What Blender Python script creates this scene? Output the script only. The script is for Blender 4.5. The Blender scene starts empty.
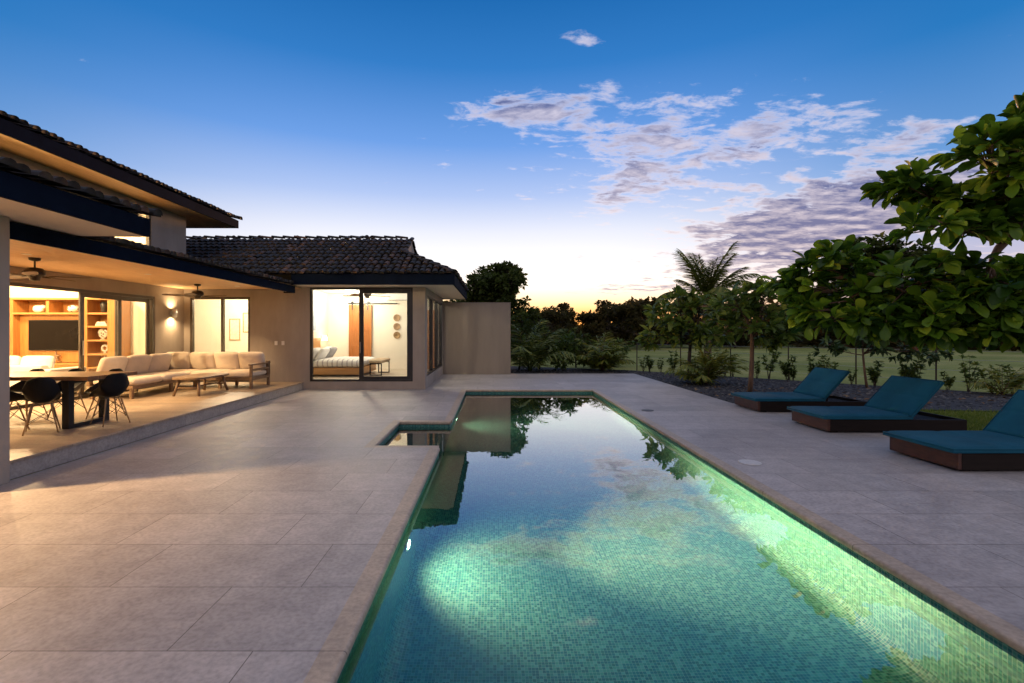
import bpy, math, random
import numpy as np
from mathutils import Vector, Matrix
random.seed(7); RNG = np.random.default_rng(7)
S = bpy.context.scene; COL = S.collection
R = math.radians
H = 1.6                     # eye height above the deck
def P(px, py, Y):           # point seen at a spot of the photo, at its real distance Y
    return Vector(((px-493)*Y/480.0, Y, H+(331-py)*Y/480.0))

# ------------------------------------------------------------------ materials
MATS = {}
def mat(name, col, rough=.6, metal=0, noise=None, bump=0, bscale=40, spec=.5, emit=None, estr=0):
    m = bpy.data.materials.new(name); m.use_nodes = True; MATS[name] = m
    nt = m.node_tree; b = nt.nodes['Principled BSDF']
    b.inputs['Base Color'].default_value = (*col, 1); b.inputs['Roughness'].default_value = rough
    b.inputs['Metallic'].default_value = metal; b.inputs['Specular IOR Level'].default_value = spec
    if emit: b.inputs['Emission Color'].default_value = (*emit, 1); b.inputs['Emission Strength'].default_value = estr
    if noise or bump:
        tc = nt.nodes.new('ShaderNodeTexCoord')
    if noise:
        sc, amt, stretch = noise
        mp = nt.nodes.new('ShaderNodeMapping'); mp.inputs['Scale'].default_value = stretch
        nt.links.new(tc.outputs['Object'], mp.inputs[0])
        n = nt.nodes.new('ShaderNodeTexNoise'); n.inputs['Scale'].default_value = sc; n.inputs['Detail'].default_value = 7; n.inputs['Roughness'].default_value = .62
        nt.links.new(mp.outputs[0], n.inputs[0])
        r = nt.nodes.new('ShaderNodeValToRGB'); r.color_ramp.elements[0].position = .3; r.color_ramp.elements[1].position = .7
        r.color_ramp.elements[0].color = (*[c*(1-amt) for c in col], 1); r.color_ramp.elements[1].color = (*[min(1, c*(1+amt)) for c in col], 1)
        nt.links.new(n.outputs[0], r.inputs[0]); nt.links.new(r.outputs[0], b.inputs['Base Color'])
    if bump:
        n2 = nt.nodes.new('ShaderNodeTexNoise'); n2.inputs['Scale'].default_value = bscale; n2.inputs['Detail'].default_value = 6
        nt.links.new(tc.outputs['Object'], n2.inputs[0])
        bp = nt.nodes.new('ShaderNodeBump'); bp.inputs['Strength'].default_value = bump; bp.inputs['Distance'].default_value = .01
        nt.links.new(n2.outputs[0], bp.inputs['Height']); nt.links.new(bp.outputs[0], b.inputs['Normal'])
    return m
one = (1, 1, 1)
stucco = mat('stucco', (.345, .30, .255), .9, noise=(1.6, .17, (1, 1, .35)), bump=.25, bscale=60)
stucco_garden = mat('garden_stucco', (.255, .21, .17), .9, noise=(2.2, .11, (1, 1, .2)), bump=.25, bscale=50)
cream = mat('cream_plaster', (.8, .74, .63), .85, noise=(2, .03, one))
white = mat('white_paint', (.82, .8, .76), .6, noise=(3, .03, one))
soffit_m = mat('soffit_paint', (.62, .55, .47), .8, noise=(2, .05, one))
fascia_m = mat('dark_fascia', (.005, .009, .02), .8, spec=.03, noise=(4, .25, one))
black_al = mat('black_aluminium', (.018, .017, .017), .35, noise=(8, .2, one))
bronze_al = mat('bronze_aluminium', (.075, .06, .045), .4, noise=(8, .15, one))
black_mt = mat('black_metal', (.012, .012, .013), .45, noise=(9, .3, one))
black_pl = mat('black_shell', (.006, .006, .007), .55, spec=.25, noise=(9, .2, one))
fan_m = mat('fan_bronze', (.035, .025, .018), .4, noise=(9, .2, one))
blade_m = mat('fan_blade_wood', (.16, .11, .07), .5, noise=(10, .2, (1, 8, 1)))
wood_ceil = mat('ceiling_wood', (.7, .47, .25), .55, noise=(3, .16, (14, .8, 1)))
wood_honey = mat('honey_wood', (.40, .185, .05), .45, noise=(3.2, .22, (8, 8, .7)))
wood_honeyh = mat('honey_wood_rail', (.43, .21, .065), .45, noise=(3.2, .18, (.7, 8, 8)))
wood_door = mat('barn_door_wood', (.38, .13, .03), .5, noise=(4, .25, (9, 9, .6)))
wood_table = mat('walnut_slab', (.24, .115, .045), .33, noise=(5, .45, (.8, 9, 3)))
wood_teak = mat('grey_teak', (.2, .125, .07), .6, noise=(6, .3, (3, 3, 3)))
wood_leg = mat('maple_leg', (.42, .25, .11), .5, noise=(8, .2, one))
wood_mahog = mat('mahogany_frame', (.06, .02, .011), .42, noise=(5, .5, (.6, 1.5, 9)), bump=.12, bscale=30)
wood_dark = mat('dark_wood', (.011, .0065, .005), .65, spec=.2, noise=(5, .4, (.6, 9, 9)))
teal = mat('teal_canvas', (.005, .085, .14), .82, noise=(3, .16, one), bump=.35, bscale=420, spec=.25)
sofa_fab = mat('beige_linen', (.6, .51, .42), .95, noise=(6, .07, one), bump=.4, bscale=160, spec=.15)
white_fab = mat('white_linen', (.82, .8, .77), .95, noise=(6, .05, one), bump=.3, bscale=60, spec=.15)
grey_fab = mat('grey_linen', (.36, .35, .36), .95, noise=(9, .3, one), spec=.15)
bench_fab = mat('sand_fabric', (.45, .35, .24), .95, noise=(20, .12, one), spec=.15)
screen_m = mat('screen_glass', (.004, .003, .003), .12, spec=.1, noise=(3, .2, one))
steel = mat('steel', (.5, .5, .5), .35, 1)
ceramic = mat('white_ceramic', (.75, .72, .66), .35, noise=(10, .08, one))
ceramic_bk = mat('black_ceramic', (.03, .027, .025), .3, noise=(10, .3, one))
paper_m = mat('art_paper', (.75, .66, .52), .8, noise=(14, .2, one))
art_blue = mat('blue_wash_paper', (.42, .5, .6), .8, noise=(4, .4, one))
plate_m = mat('white_plastic', (.75, .73, .7), .4, noise=(5, .03, one))
lid_m = mat('grey_plastic_lid', (.55, .54, .53), .5, noise=(18, .1, one))
lid_dk = mat('dark_plastic_lid', (.07, .07, .07), .5, noise=(18, .1, one))
gravel_m = mat('black_gravel', (.028, .028, .032), .85, noise=(38, .75, one), bump=1, bscale=55)
bark = mat('bark', (.14, .085, .055), .9, noise=(14, .35, (1, 1, .3)), bump=.6, bscale=50)
bark_dk = mat('dark_bark', (.06, .045, .032), .9, noise=(14, .35, (1, 1, .3)), bump=.6, bscale=50)
glow = mat('lamp_glass', (1, .9, .7), .4, emit=(1, .72, .4), estr=9)
glow_pool = mat('pool_lamp_glass', (.9, 1, .9), .2, emit=(1, .95, .75), estr=22)
stripe = mat('striped_cotton', (.8, .78, .75), .95, spec=.15)
def edit_stripe():
    nt = stripe.node_tree; b = nt.nodes['Principled BSDF']; tc = nt.nodes.new('ShaderNodeTexCoord')
    w = nt.nodes.new('ShaderNodeTexWave'); w.inputs['Scale'].default_value = 2.1; w.inputs['Distortion'].default_value = 1.4; w.inputs['Detail Scale'].default_value = 3
    r = nt.nodes.new('ShaderNodeValToRGB'); r.color_ramp.elements[0].position = .8; r.color_ramp.elements[0].color = (.8, .78, .75, 1)
    r.color_ramp.elements[1].position = .9; r.color_ramp.elements[1].color = (.42, .4, .42, 1)
    nt.links.new(tc.outputs['Object'], w.inputs[0]); nt.links.new(w.outputs[0], r.inputs[0]); nt.links.new(r.outputs[0], b.inputs['Base Color'])
edit_stripe()

def woven_mat():
    m = mat('woven_straw', (.4, .24, .1), .8); nt = m.node_tree; b = nt.nodes['Principled BSDF']
    tc = nt.nodes.new('ShaderNodeTexCoord'); w = nt.nodes.new('ShaderNodeTexWave'); w.wave_type = 'RINGS'; w.rings_direction = 'Y'
    w.inputs['Scale'].default_value = 9; w.inputs['Distortion'].default_value = 2.5; w.inputs['Detail'].default_value = 3
    r = nt.nodes.new('ShaderNodeValToRGB'); r.color_ramp.elements[0].color = (.16, .09, .04, 1); r.color_ramp.elements[1].color = (.5, .33, .16, 1)
    nt.links.new(tc.outputs['Object'], w.inputs[0]); nt.links.new(w.outputs[0], r.inputs[0]); nt.links.new(r.outputs[0], b.inputs['Base Color'])
    return m
woven = woven_mat()

def pattern_mat():
    m = mat('speckled_ceramic', (.7, .66, .6), .35); nt = m.node_tree; b = nt.nodes['Principled BSDF']
    tc = nt.nodes.new('ShaderNodeTexCoord'); w = nt.nodes.new('ShaderNodeTexVoronoi'); w.inputs['Scale'].default_value = 16
    r = nt.nodes.new('ShaderNodeValToRGB'); r.color_ramp.interpolation = 'CONSTANT'; r.color_ramp.elements[0].color = (.03, .025, .02, 1)
    r.color_ramp.elements[1].color = (.75, .7, .62, 1); r.color_ramp.elements[1].position = .33
    nt.links.new(tc.outputs['Object'], w.inputs[0]); nt.links.new(w.outputs['Distance'], r.inputs[0]); nt.links.new(r.outputs[0], b.inputs['Base Color'])
    return m
speckled = pattern_mat()

def glass_pane():
    m = bpy.data.materials.new('window_glass'); m.use_nodes = True; nt = m.node_tree; nt.nodes.clear()
    o = nt.nodes.new('ShaderNodeOutputMaterial'); mx = nt.nodes.new('ShaderNodeMixShader'); t = nt.nodes.new('ShaderNodeBsdfTransparent')
    t.inputs[0].default_value = (.94, .96, .95, 1); g = nt.nodes.new('ShaderNodeBsdfGlossy'); g.inputs['Roughness'].default_value = .01
    f = nt.nodes.new('ShaderNodeFresnel'); ge = nt.nodes.new('ShaderNodeNewGeometry'); mr = nt.nodes.new('ShaderNodeMapRange'); mr.inputs['To Min'].default_value = 1.45; mr.inputs['To Max'].default_value = 1/1.45; nt.links.new(ge.outputs['Backfacing'], mr.inputs[0]); nt.links.new(mr.outputs[0], f.inputs[0])
    nt.links.new(f.outputs[0], mx.inputs[0]); nt.links.new(t.outputs[0], mx.inputs[1]); nt.links.new(g.outputs[0], mx.inputs[2]); nt.links.new(mx.outputs[0], o.inputs[0])
    return m
glass = glass_pane()

def stone_mat(name, bw, rh, off, c1, c2, grout, rough, msize=.006):
    m = mat(name, c1, rough); nt = m.node_tree; b = nt.nodes['Principled BSDF']; L = nt.links
    tc = nt.nodes.new('ShaderNodeTexCoord')
    br = nt.nodes.new('ShaderNodeTexBrick'); br.offset = off; br.offset_frequency = 2; br.squash = 1
    br.inputs['Scale'].default_value = 1; br.inputs['Brick Width'].default_value = bw; br.inputs['Row Height'].default_value = rh
    br.inputs['Mortar Size'].default_value = msize*.5; br.inputs['Mortar Smooth'].default_value = .2
    br.inputs['Color1'].default_value = (*c1, 1); br.inputs['Color2'].default_value = (*c2, 1); br.inputs['Mortar'].default_value = (*grout, 1)
    L.new(tc.outputs['Object'], br.inputs[0])
    n1 = nt.nodes.new('ShaderNodeTexNoise'); n1.inputs['Scale'].default_value = 5.5; n1.inputs['Detail'].default_value = 9; n1.inputs['Roughness'].default_value = .7
    n2 = nt.nodes.new('ShaderNodeTexNoise'); n2.inputs['Scale'].default_value = 34; n2.inputs['Detail'].default_value = 5
    L.new(tc.outputs['Object'], n1.inputs[0]); L.new(tc.outputs['Object'], n2.inputs[0])
    r1 = nt.nodes.new('ShaderNodeValToRGB'); r1.color_ramp.elements[0].position = .33; r1.color_ramp.elements[0].color = (.80, .79, .78, 1)
    r1.color_ramp.elements[1].position = .66; r1.color_ramp.elements[1].color = (1.14, 1.13, 1.11, 1)
    r2 = nt.nodes.new('ShaderNodeValToRGB'); r2.color_ramp.elements[0].position = .3; r2.color_ramp.elements[0].color = (.8, .8, .8, 1)
    r2.color_ramp.elements[1].position = .6; r2.color_ramp.elements[1].color = (1.06, 1.06, 1.06, 1)
    L.new(n1.outputs[0], r1.inputs[0]); L.new(n2.outputs[0], r2.inputs[0])
    m1 = nt.nodes.new('ShaderNodeMix'); m1.data_type = 'RGBA'; m1.blend_type = 'MULTIPLY'; m1.inputs[0].default_value = 1
    m2 = nt.nodes.new('ShaderNodeMix'); m2.data_type = 'RGBA'; m2.blend_type = 'MULTIPLY'; m2.inputs[0].default_value = 1
    L.new(br.outputs['Color'], m1.inputs[6]); L.new(r1.outputs[0], m1.inputs[7]); L.new(m1.outputs[2], m2.inputs[6]); L.new(r2.outputs[0], m2.inputs[7])
    if bw == 1.2 and rh == .6:                            # faint water stains, shapes of their own
        ns = nt.nodes.new('ShaderNodeTexNoise'); ns.inputs['Scale'].default_value = .55; ns.inputs['Detail'].default_value = 6; ns.inputs['Roughness'].default_value = .6; ns.inputs['Distortion'].default_value = 1.2
        L.new(tc.outputs['Object'], ns.inputs[0]); rs = nt.nodes.new('ShaderNodeValToRGB'); rs.color_ramp.elements[0].position = .36; rs.color_ramp.elements[0].color = (.86, .85, .85, 1); rs.color_ramp.elements[1].position = .56; rs.color_ramp.elements[1].color = (1.03, 1.03, 1.03, 1)
        L.new(ns.outputs[0], rs.inputs[0]); m3 = nt.nodes.new('ShaderNodeMix'); m3.data_type = 'RGBA'; m3.blend_type = 'MULTIPLY'; m3.inputs[0].default_value = 1
        L.new(m2.outputs[2], m3.inputs[6]); L.new(rs.outputs[0], m3.inputs[7]); m2 = m3
    L.new(m2.outputs[2], b.inputs['Base Color'])
    mr = nt.nodes.new('ShaderNodeMapRange'); mr.inputs['To Min'].default_value = rough-.13; mr.inputs['To Max'].default_value = rough+.2
    L.new(n1.outputs[0], mr.inputs[0]); L.new(mr.outputs[0], b.inputs['Roughness'])
    ad = nt.nodes.new('ShaderNodeMath'); ad.operation = 'MULTIPLY_ADD'; ad.inputs[1].default_value = -1.4
    L.new(br.outputs['Fac'], ad.inputs[0]); L.new(n2.outputs[0], ad.inputs[2])
    bp = nt.nodes.new('ShaderNodeBump'); bp.inputs['Strength'].default_value = .3; bp.inputs['Distance'].default_value = .006
    L.new(ad.outputs[0], bp.inputs['Height']); L.new(bp.outputs[0], b.inputs['Normal'])
    return m
deck_m = stone_mat('deck_stone', 1.2, .6, .36, (.46, .425, .41), (.36, .335, .325), (.15, .135, .125), .5, .0065)
coping_m = stone_mat('coping_stone', 40, 1.2, 0, (.46, .37, .28), (.43, .35, .27), (.16, .13, .1), .5)
floor_m = stone_mat('veranda_floor_tile', 1.2, .2, .4, (.44, .335, .235), (.34, .255, .18), (.15, .11, .08), .42, .005)
step_m = stone_mat('step_stone', 1.2, 5, 0, (.40, .35, .31), (.36, .32, .29), (.15, .13, .12), .6)
infloor_m = stone_mat('interior_floor_tile', .8, .8, 0, (.55, .47, .37), (.5, .43, .34), (.3, .26, .2), .4, .004)

def mosaic_mat():
    m = mat('glass_mosaic', (.05, .3, .22), .5, spec=.2); nt = m.node_tree; b = nt.nodes['Principled BSDF']; L = nt.links
    uv = nt.nodes.new('ShaderNodeUVMap'); uv.uv_map = 'UVMap'
    sc = nt.nodes.new('ShaderNodeVectorMath'); sc.operation = 'SCALE'; sc.inputs['Scale'].default_value = 1/.0235
    L.new(uv.outputs[0], sc.inputs[0])
    fl = nt.nodes.new('ShaderNodeVectorMath'); fl.operation = 'FLOOR'; L.new(sc.outputs[0], fl.inputs[0])
    fr = nt.nodes.new('ShaderNodeVectorMath'); fr.operation = 'FRACTION'; L.new(sc.outputs[0], fr.inputs[0])
    wn = nt.nodes.new('ShaderNodeTexWhiteNoise'); wn.noise_dimensions = '2D'; L.new(fl.outputs[0], wn.inputs['Vector'])
    rp = nt.nodes.new('ShaderNodeValToRGB'); rp.color_ramp.interpolation = 'CONSTANT'
    e = rp.color_ramp.elements
    e[0].position = 0; e[0].color = (.015, .125, .13, 1); e[1].position = .2; e[1].color = (.036, .205, .18, 1)
    for p, c in ((.42, (.018, .155, .165, 1)), (.6, (.06, .25, .205, 1)), (.76, (.02, .14, .115, 1)), (.88, (.09, .29, .25, 1))):
        x = e.new(p); x.color = c
    L.new(wn.outputs['Value'], rp.inputs[0])
    sp = nt.nodes.new('ShaderNodeSeparateXYZ'); L.new(fr.outputs[0], sp.inputs[0])
    def edge(sock):
        a = nt.nodes.new('ShaderNodeMath'); a.operation = 'SUBTRACT'; a.inputs[1].default_value = .5; L.new(sock, a.inputs[0])
        c = nt.nodes.new('ShaderNodeMath'); c.operation = 'ABSOLUTE'; L.new(a.outputs[0], c.inputs[0]); return c.outputs[0]
    mxn = nt.nodes.new('ShaderNodeMath'); mxn.operation = 'MAXIMUM'; L.new(edge(sp.outputs[0]), mxn.inputs[0]); L.new(edge(sp.outputs[1]), mxn.inputs[1])
    gt = nt.nodes.new('ShaderNodeMath'); gt.operation = 'GREATER_THAN'; gt.inputs[1].default_value = .452; L.new(mxn.outputs[0], gt.inputs[0])
    mx = nt.nodes.new('ShaderNodeMix'); mx.data_type = 'RGBA'; L.new(gt.outputs[0], mx.inputs[0]); L.new(rp.outputs[0], mx.inputs[6]); mx.inputs[7].default_value = (.22, .35, .31, 1)
    L.new(mx.outputs[2], b.inputs['Base Color'])
    return m
mosaic = mosaic_mat()

def water_mat():
    m = bpy.data.materials.new('pool_water'); m.use_nodes = True; nt = m.node_tree; nt.nodes.clear(); L = nt.links
    o = nt.nodes.new('ShaderNodeOutputMaterial'); g = nt.nodes.new('ShaderNodeBsdfRefraction'); g.inputs['IOR'].default_value = 1.333; g.inputs['Roughness'].default_value = 0
    g.inputs['Color'].default_value = (.52, 1, .97, 1); gl = nt.nodes.new('ShaderNodeBsdfGlossy'); gl.inputs['Roughness'].default_value = 0
    fr = nt.nodes.new('ShaderNodeFresnel'); fr.inputs[0].default_value = 1.6; mf = nt.nodes.new('ShaderNodeMath'); mf.operation = 'MULTIPLY'; mf.use_clamp = True; mf.inputs[1].default_value = 2.1; L.new(fr.outputs[0], mf.inputs[0]); mx = nt.nodes.new('ShaderNodeMixShader')
    L.new(mf.outputs[0], mx.inputs[0]); L.new(g.outputs[0], mx.inputs[1]); L.new(gl.outputs[0], mx.inputs[2])
    tc = nt.nodes.new('ShaderNodeTexCoord'); n = nt.nodes.new('ShaderNodeTexNoise'); n.inputs['Scale'].default_value = 2.2; n.inputs['Detail'].default_value = 3
    L.new(tc.outputs['Object'], n.inputs[0]); bp = nt.nodes.new('ShaderNodeBump'); bp.inputs['Strength'].default_value = .05; bp.inputs['Distance'].default_value = .02
    L.new(n.outputs[0], bp.inputs['Height']); L.new(bp.outputs[0], g.inputs['Normal']); L.new(bp.outputs[0], gl.inputs['Normal']); L.new(bp.outputs[0], fr.inputs['Normal']); L.new(mx.outputs[0], o.inputs[0])
    return m
water_m = water_mat()

def rnd_ramp(nt, stops):
    at = nt.nodes.new('ShaderNodeAttribute'); at.attribute_name = 'rnd'
    r = nt.nodes.new('ShaderNodeValToRGB'); e = r.color_ramp.elements
    e[0].position, e[0].color = stops[0][0], (*stops[0][1], 1); e[1].position, e[1].color = stops[-1][0], (*stops[-1][1], 1)
    for p, c in stops[1:-1]:
        x = e.new(p); x.color = (*c, 1)
    nt.links.new(at.outputs['Fac'], r.inputs[0]); return r
def leaf_mat(name, stops, rough=.4, trans=.35, spec=.4):
    m = bpy.data.materials.new(name); m.use_nodes = True; nt = m.node_tree; b = nt.nodes['Principled BSDF']; L = nt.links
    r = rnd_ramp(nt, stops); L.new(r.outputs[0], b.inputs['Base Color']); b.inputs['Roughness'].default_value = rough; b.inputs['Specular IOR Level'].default_value = spec
    t = nt.nodes.new('ShaderNodeBsdfTranslucent'); L.new(r.outputs[0], t.inputs[0])
    mx = nt.nodes.new('ShaderNodeMixShader'); mx.inputs[0].default_value = trans
    L.new(b.outputs[0], mx.inputs[1]); L.new(t.outputs[0], mx.inputs[2]); L.new(mx.outputs[0], nt.nodes['Material Output'].inputs[0])
    return m
almond_l = leaf_mat('almond_leaf', [(0, (.025, .07, .008)), (.4, (.075, .165, .012)), (.75, (.145, .27, .02)), (1, (.30, .41, .035))], .42, .4, .35)
fruit_l = leaf_mat('glossy_leaf', [(0, (.045, .09, .016)), (.6, (.12, .19, .032)), (.9, (.22, .27, .05)), (.985, (.22, .18, .06)), (1, (.24, .10, .03))], .42, .4, .35)
red_l = leaf_mat('red_tinged_leaf', [(0, (.03, .06, .02)), (.6, (.06, .11, .03)), (.85, (.09, .13, .03)), (.93, (.15, .03, .03)), (1, (.17, .06, .03))], .5, .3, .25)
hedge_l = leaf_mat('hedge_leaf', [(0, (.04, .08, .015)), (.7, (.11, .17, .03)), (1, (.2, .23, .05))], .5, .35, .25)
clump_l = leaf_mat('yellow_frond', [(0, (.09, .13, .018)), (.6, (.2, .25, .03)), (1, (.34, .3, .05))], .5, .35)
palm_l = leaf_mat('palm_frond', [(0, (.07, .11, .02)), (.6, (.15, .2, .035)), (1, (.28, .27, .06))], .45, .3)
dark_l = leaf_mat('dark_leaf', [(0, (.03, .05, .012)), (.6, (.065, .095, .02)), (1, (.13, .14, .035))], .55, .45, .2)
far_l = leaf_mat('far_leaf', [(0, (.04, .04, .012)), (.6, (.08, .065, .02)), (1, (.14, .1, .03))], .6, .6, .2)  # brown of these leaves carries the sunset glow through the tree line

def tile_mat():
    m = bpy.data.materials.new('clay_roof_tile'); m.use_nodes = True; nt = m.node_tree; b = nt.nodes['Principled BSDF']; L = nt.links
    r = rnd_ramp(nt, [(0, (.011, .010, .010)), (.45, (.027, .020, .018)), (.8, (.055, .033, .026)), (1, (.15, .085, .06))])
    tc = nt.nodes.new('ShaderNodeTexCoord'); n = nt.nodes.new('ShaderNodeTexNoise'); n.inputs['Scale'].default_value = 7; n.inputs['Detail'].default_value = 8
    L.new(tc.outputs['Object'], n.inputs[0]); q = nt.nodes.new('ShaderNodeValToRGB'); q.color_ramp.elements[0].position = .35; q.color_ramp.elements[0].color = (.35, .35, .36, 1)
    q.color_ramp.elements[1].position = .65; q.color_ramp.elements[1].color = (1.1, 1.05, 1, 1); L.new(n.outputs[0], q.inputs[0])
    mx = nt.nodes.new('ShaderNodeMix'); mx.data_type = 'RGBA'; mx.blend_type = 'MULTIPLY'; mx.inputs[0].default_value = 1
    L.new(r.outputs[0], mx.inputs[6]); L.new(q.outputs[0], mx.inputs[7]); L.new(mx.outputs[2], b.inputs['Base Color']); b.inputs['Roughness'].default_value = .75
    return m
tile_m = tile_mat()

def lawn_mat():
    m = mat('lawn', (.07, .1, .03), .95, spec=.1); nt = m.node_tree; b = nt.nodes['Principled BSDF']; L = nt.links
    tc = nt.nodes.new('ShaderNodeTexCoord')
    n = nt.nodes.new('ShaderNodeTexNoise'); n.inputs['Scale'].default_value = .16; n.inputs['Detail'].default_value = 8; n.inputs['Roughness'].default_value = .65
    n2 = nt.nodes.new('ShaderNodeTexNoise'); n2.inputs['Scale'].default_value = 24; n2.inputs['Detail'].default_value = 5
    L.new(tc.outputs['Object'], n.inputs[0]); L.new(tc.outputs['Object'], n2.inputs[0])
    r = nt.nodes.new('ShaderNodeValToRGB'); e = r.color_ramp.elements; e[0].position = .3; e[0].color = (.16, .205, .055, 1); e[1].position = .7; e[1].color = (.38, .36, .14, 1)
    x = e.new(.5); x.color = (.26, .29, .09, 1)
    L.new(n.outputs[0], r.inputs[0]); q = nt.nodes.new('ShaderNodeValToRGB'); q.color_ramp.elements[0].color = (.5, .5, .5, 1); q.color_ramp.elements[1].color = (1.4, 1.4, 1.4, 1)
    L.new(n2.outputs[0], q.inputs[0]); mx = nt.nodes.new('ShaderNodeMix'); mx.data_type = 'RGBA'; mx.blend_type = 'MULTIPLY'; mx.inputs[0].default_value = 1
    L.new(r.outputs[0], mx.inputs[6]); L.new(q.outputs[0], mx.inputs[7]); L.new(mx.outputs[2], b.inputs['Base Color'])
    bp = nt.nodes.new('ShaderNodeBump'); bp.inputs['Strength'].default_value = .8; bp.inputs['Distance'].default_value = .05; L.new(n2.outputs[0], bp.inputs['Height']); L.new(bp.outputs[0], b.inputs['Normal'])
    return m
lawn_m = lawn_mat()
blade_l = leaf_mat('grass_blade', [(0, (.10, .16, .025)), (.6, (.18, .25, .04)), (1, (.32, .33, .08))], .6, .3, .15)

# ------------------------------------------------------------------ mesh helpers
class MB:
    def __init__(s): s.v = []; s.f = []
    def add(s, vs, fs):
        o = len(s.v); s.v += [tuple(v) for v in vs]; s.f += [tuple(i+o for i in f) for f in fs]; return s
    def box(s, x0, x1, y0, y1, z0, z1, M=None):
        vs = [Vector((x, y, z)) for z in (z0, z1) for y in (y0, y1) for x in (x0, x1)]
        if M: vs = [M @ v for v in vs]
        return s.add(vs, [(0, 2, 3, 1), (4, 5, 7, 6), (0, 1, 5, 4), (1, 3, 7, 5), (3, 2, 6, 7), (2, 0, 4, 6)])
    def prism(s, poly, z0, z1):
        n = len(poly)
        return s.add([(x, y, z0) for x, y in poly]+[(x, y, z1) for x, y in poly],
                     [tuple(range(n))[::-1], tuple(range(n, 2*n))]+[(i, (i+1) % n, n+(i+1) % n, n+i) for i in range(n)])
    def tube(s, pts, rad, n=8, caps=True):
        pts = [Vector(p) for p in pts]; rings = []
        if not hasattr(rad, '__len__'): rad = [rad]*len(pts)
        ref = Vector((.31, .17, .93)).normalized()
        for i, p in enumerate(pts):
            d = (pts[min(i+1, len(pts)-1)]-pts[max(i-1, 0)]).normalized()
            if abs(d.dot(ref)) > .97: r2 = Vector((1, .1, 0))
            else: r2 = ref
            a = d.cross(r2).normalized(); b = d.cross(a)
            rings.append([p+(a*math.cos(2*math.pi*k/n)+b*math.sin(2*math.pi*k/n))*rad[i] for k in range(n)])
        vs = [v for r in rings for v in r]; fs = []
        for i in range(len(pts)-1):
            for k in range(n):
                fs.append((i*n+k, i*n+(k+1) % n, (i+1)*n+(k+1) % n, (i+1)*n+k))
        if caps: fs += [tuple(range(n))[::-1], tuple(range((len(pts)-1)*n, len(pts)*n))]
        return s.add(vs, fs)
    def lathe(s, prof, c=(0, 0, 0), n=20, axis='z', M=None, caps=True):
        vs = []; fs = []
        for r, h in prof:
            for k in range(n):
                a = 2*math.pi*k/n; v = Vector((r*math.cos(a), r*math.sin(a), h))
                if axis == 'y': v = Vector((v.x, h, v.y))
                if axis == 'x': v = Vector((h, v.x, v.y))
                if M: v = M @ v
                vs.append(v+Vector(c))
        for i in range(len(prof)-1):
            for k in range(n): fs.append((i*n+k, i*n+(k+1) % n, (i+1)*n+(k+1) % n, (i+1)*n+k))
        if caps: fs += [tuple(range(n))[::-1], tuple(range((len(prof)-1)*n, len(prof)*n))]
        return s.add(vs, fs)
    def pillow(s, c, size, M=None, e=.45, puff=.0, n=14, m=20):
        sx, sy, sz = [k/2 for k in size]; vs = []; fs = []
        def sp(a, p): return math.copysign(abs(a)**p, a)
        for i in range(n+1):
            la = -math.pi/2+math.pi*i/n
            for k in range(m):
                lo = 2*math.pi*k/m
                x = sp(math.cos(la), e)*sp(math.cos(lo), e*.6); y = sp(math.cos(la), e)*sp(math.sin(lo), e*.6); z = sp(math.sin(la), .8)
                zz = z*(1-puff*max(abs(x), abs(y))**2)
                v = Vector((x*sx, y*sy, zz*sz))
                if M: v = M @ v
                vs.append(v+Vector(c))
        for i in range(n):
            for k in range(m): fs.append((i*m+k, i*m+(k+1) % m, (i+1)*m+(k+1) % m, (i+1)*m+k))
        return s.add(vs, fs)
    def build(s, name, m, parent=None, smooth=False, bevel=0, loc=None):
        me = bpy.data.meshes.new(name); me.from_pydata(s.v, [], s.f); me.update(); me.materials.append(m)
        if smooth: me.polygons.foreach_set('use_smooth', [True]*len(me.polygons))
        o = bpy.data.objects.new(name, me); COL.objects.link(o)
        if parent: o.parent = parent
        if loc: o.location = loc
        if bevel:
            b = o.modifiers.new('bevel', 'BEVEL'); b.width = bevel; b.segments = 2; b.limit_method = 'ANGLE'
            if not smooth: b.harden_normals = False
        return o
def tag(o, label=None, cat=None, group=None, kind=None):
    if label: o['label'] = label
    if cat: o['category'] = cat
    if group: o['group'] = group
    if kind: o['kind'] = kind
    return o
def thing(name, label, cat, loc=(0, 0, 0), rz=0, group=None):
    o = bpy.data.objects.new(name, None); COL.objects.link(o); o.location = loc; o.rotation_euler = (0, 0, rz); o.empty_display_size = .1
    return tag(o, label, cat, group)
KIDS = {}
def copy_tree(o, loc, rz=None, scale=None, label=None, parent=None):
    c = o.copy(); COL.objects.link(c)
    if parent is not None: c.parent = parent
    else:
        c.location = loc
        if rz is not None: c.rotation_euler = (0, 0, rz)
        if scale: c.scale = scale if hasattr(scale, '__len__') else (scale,)*3
        if label: c['label'] = label
    for ch in list(o.children): copy_tree(ch, None, parent=c)
    return c
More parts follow.
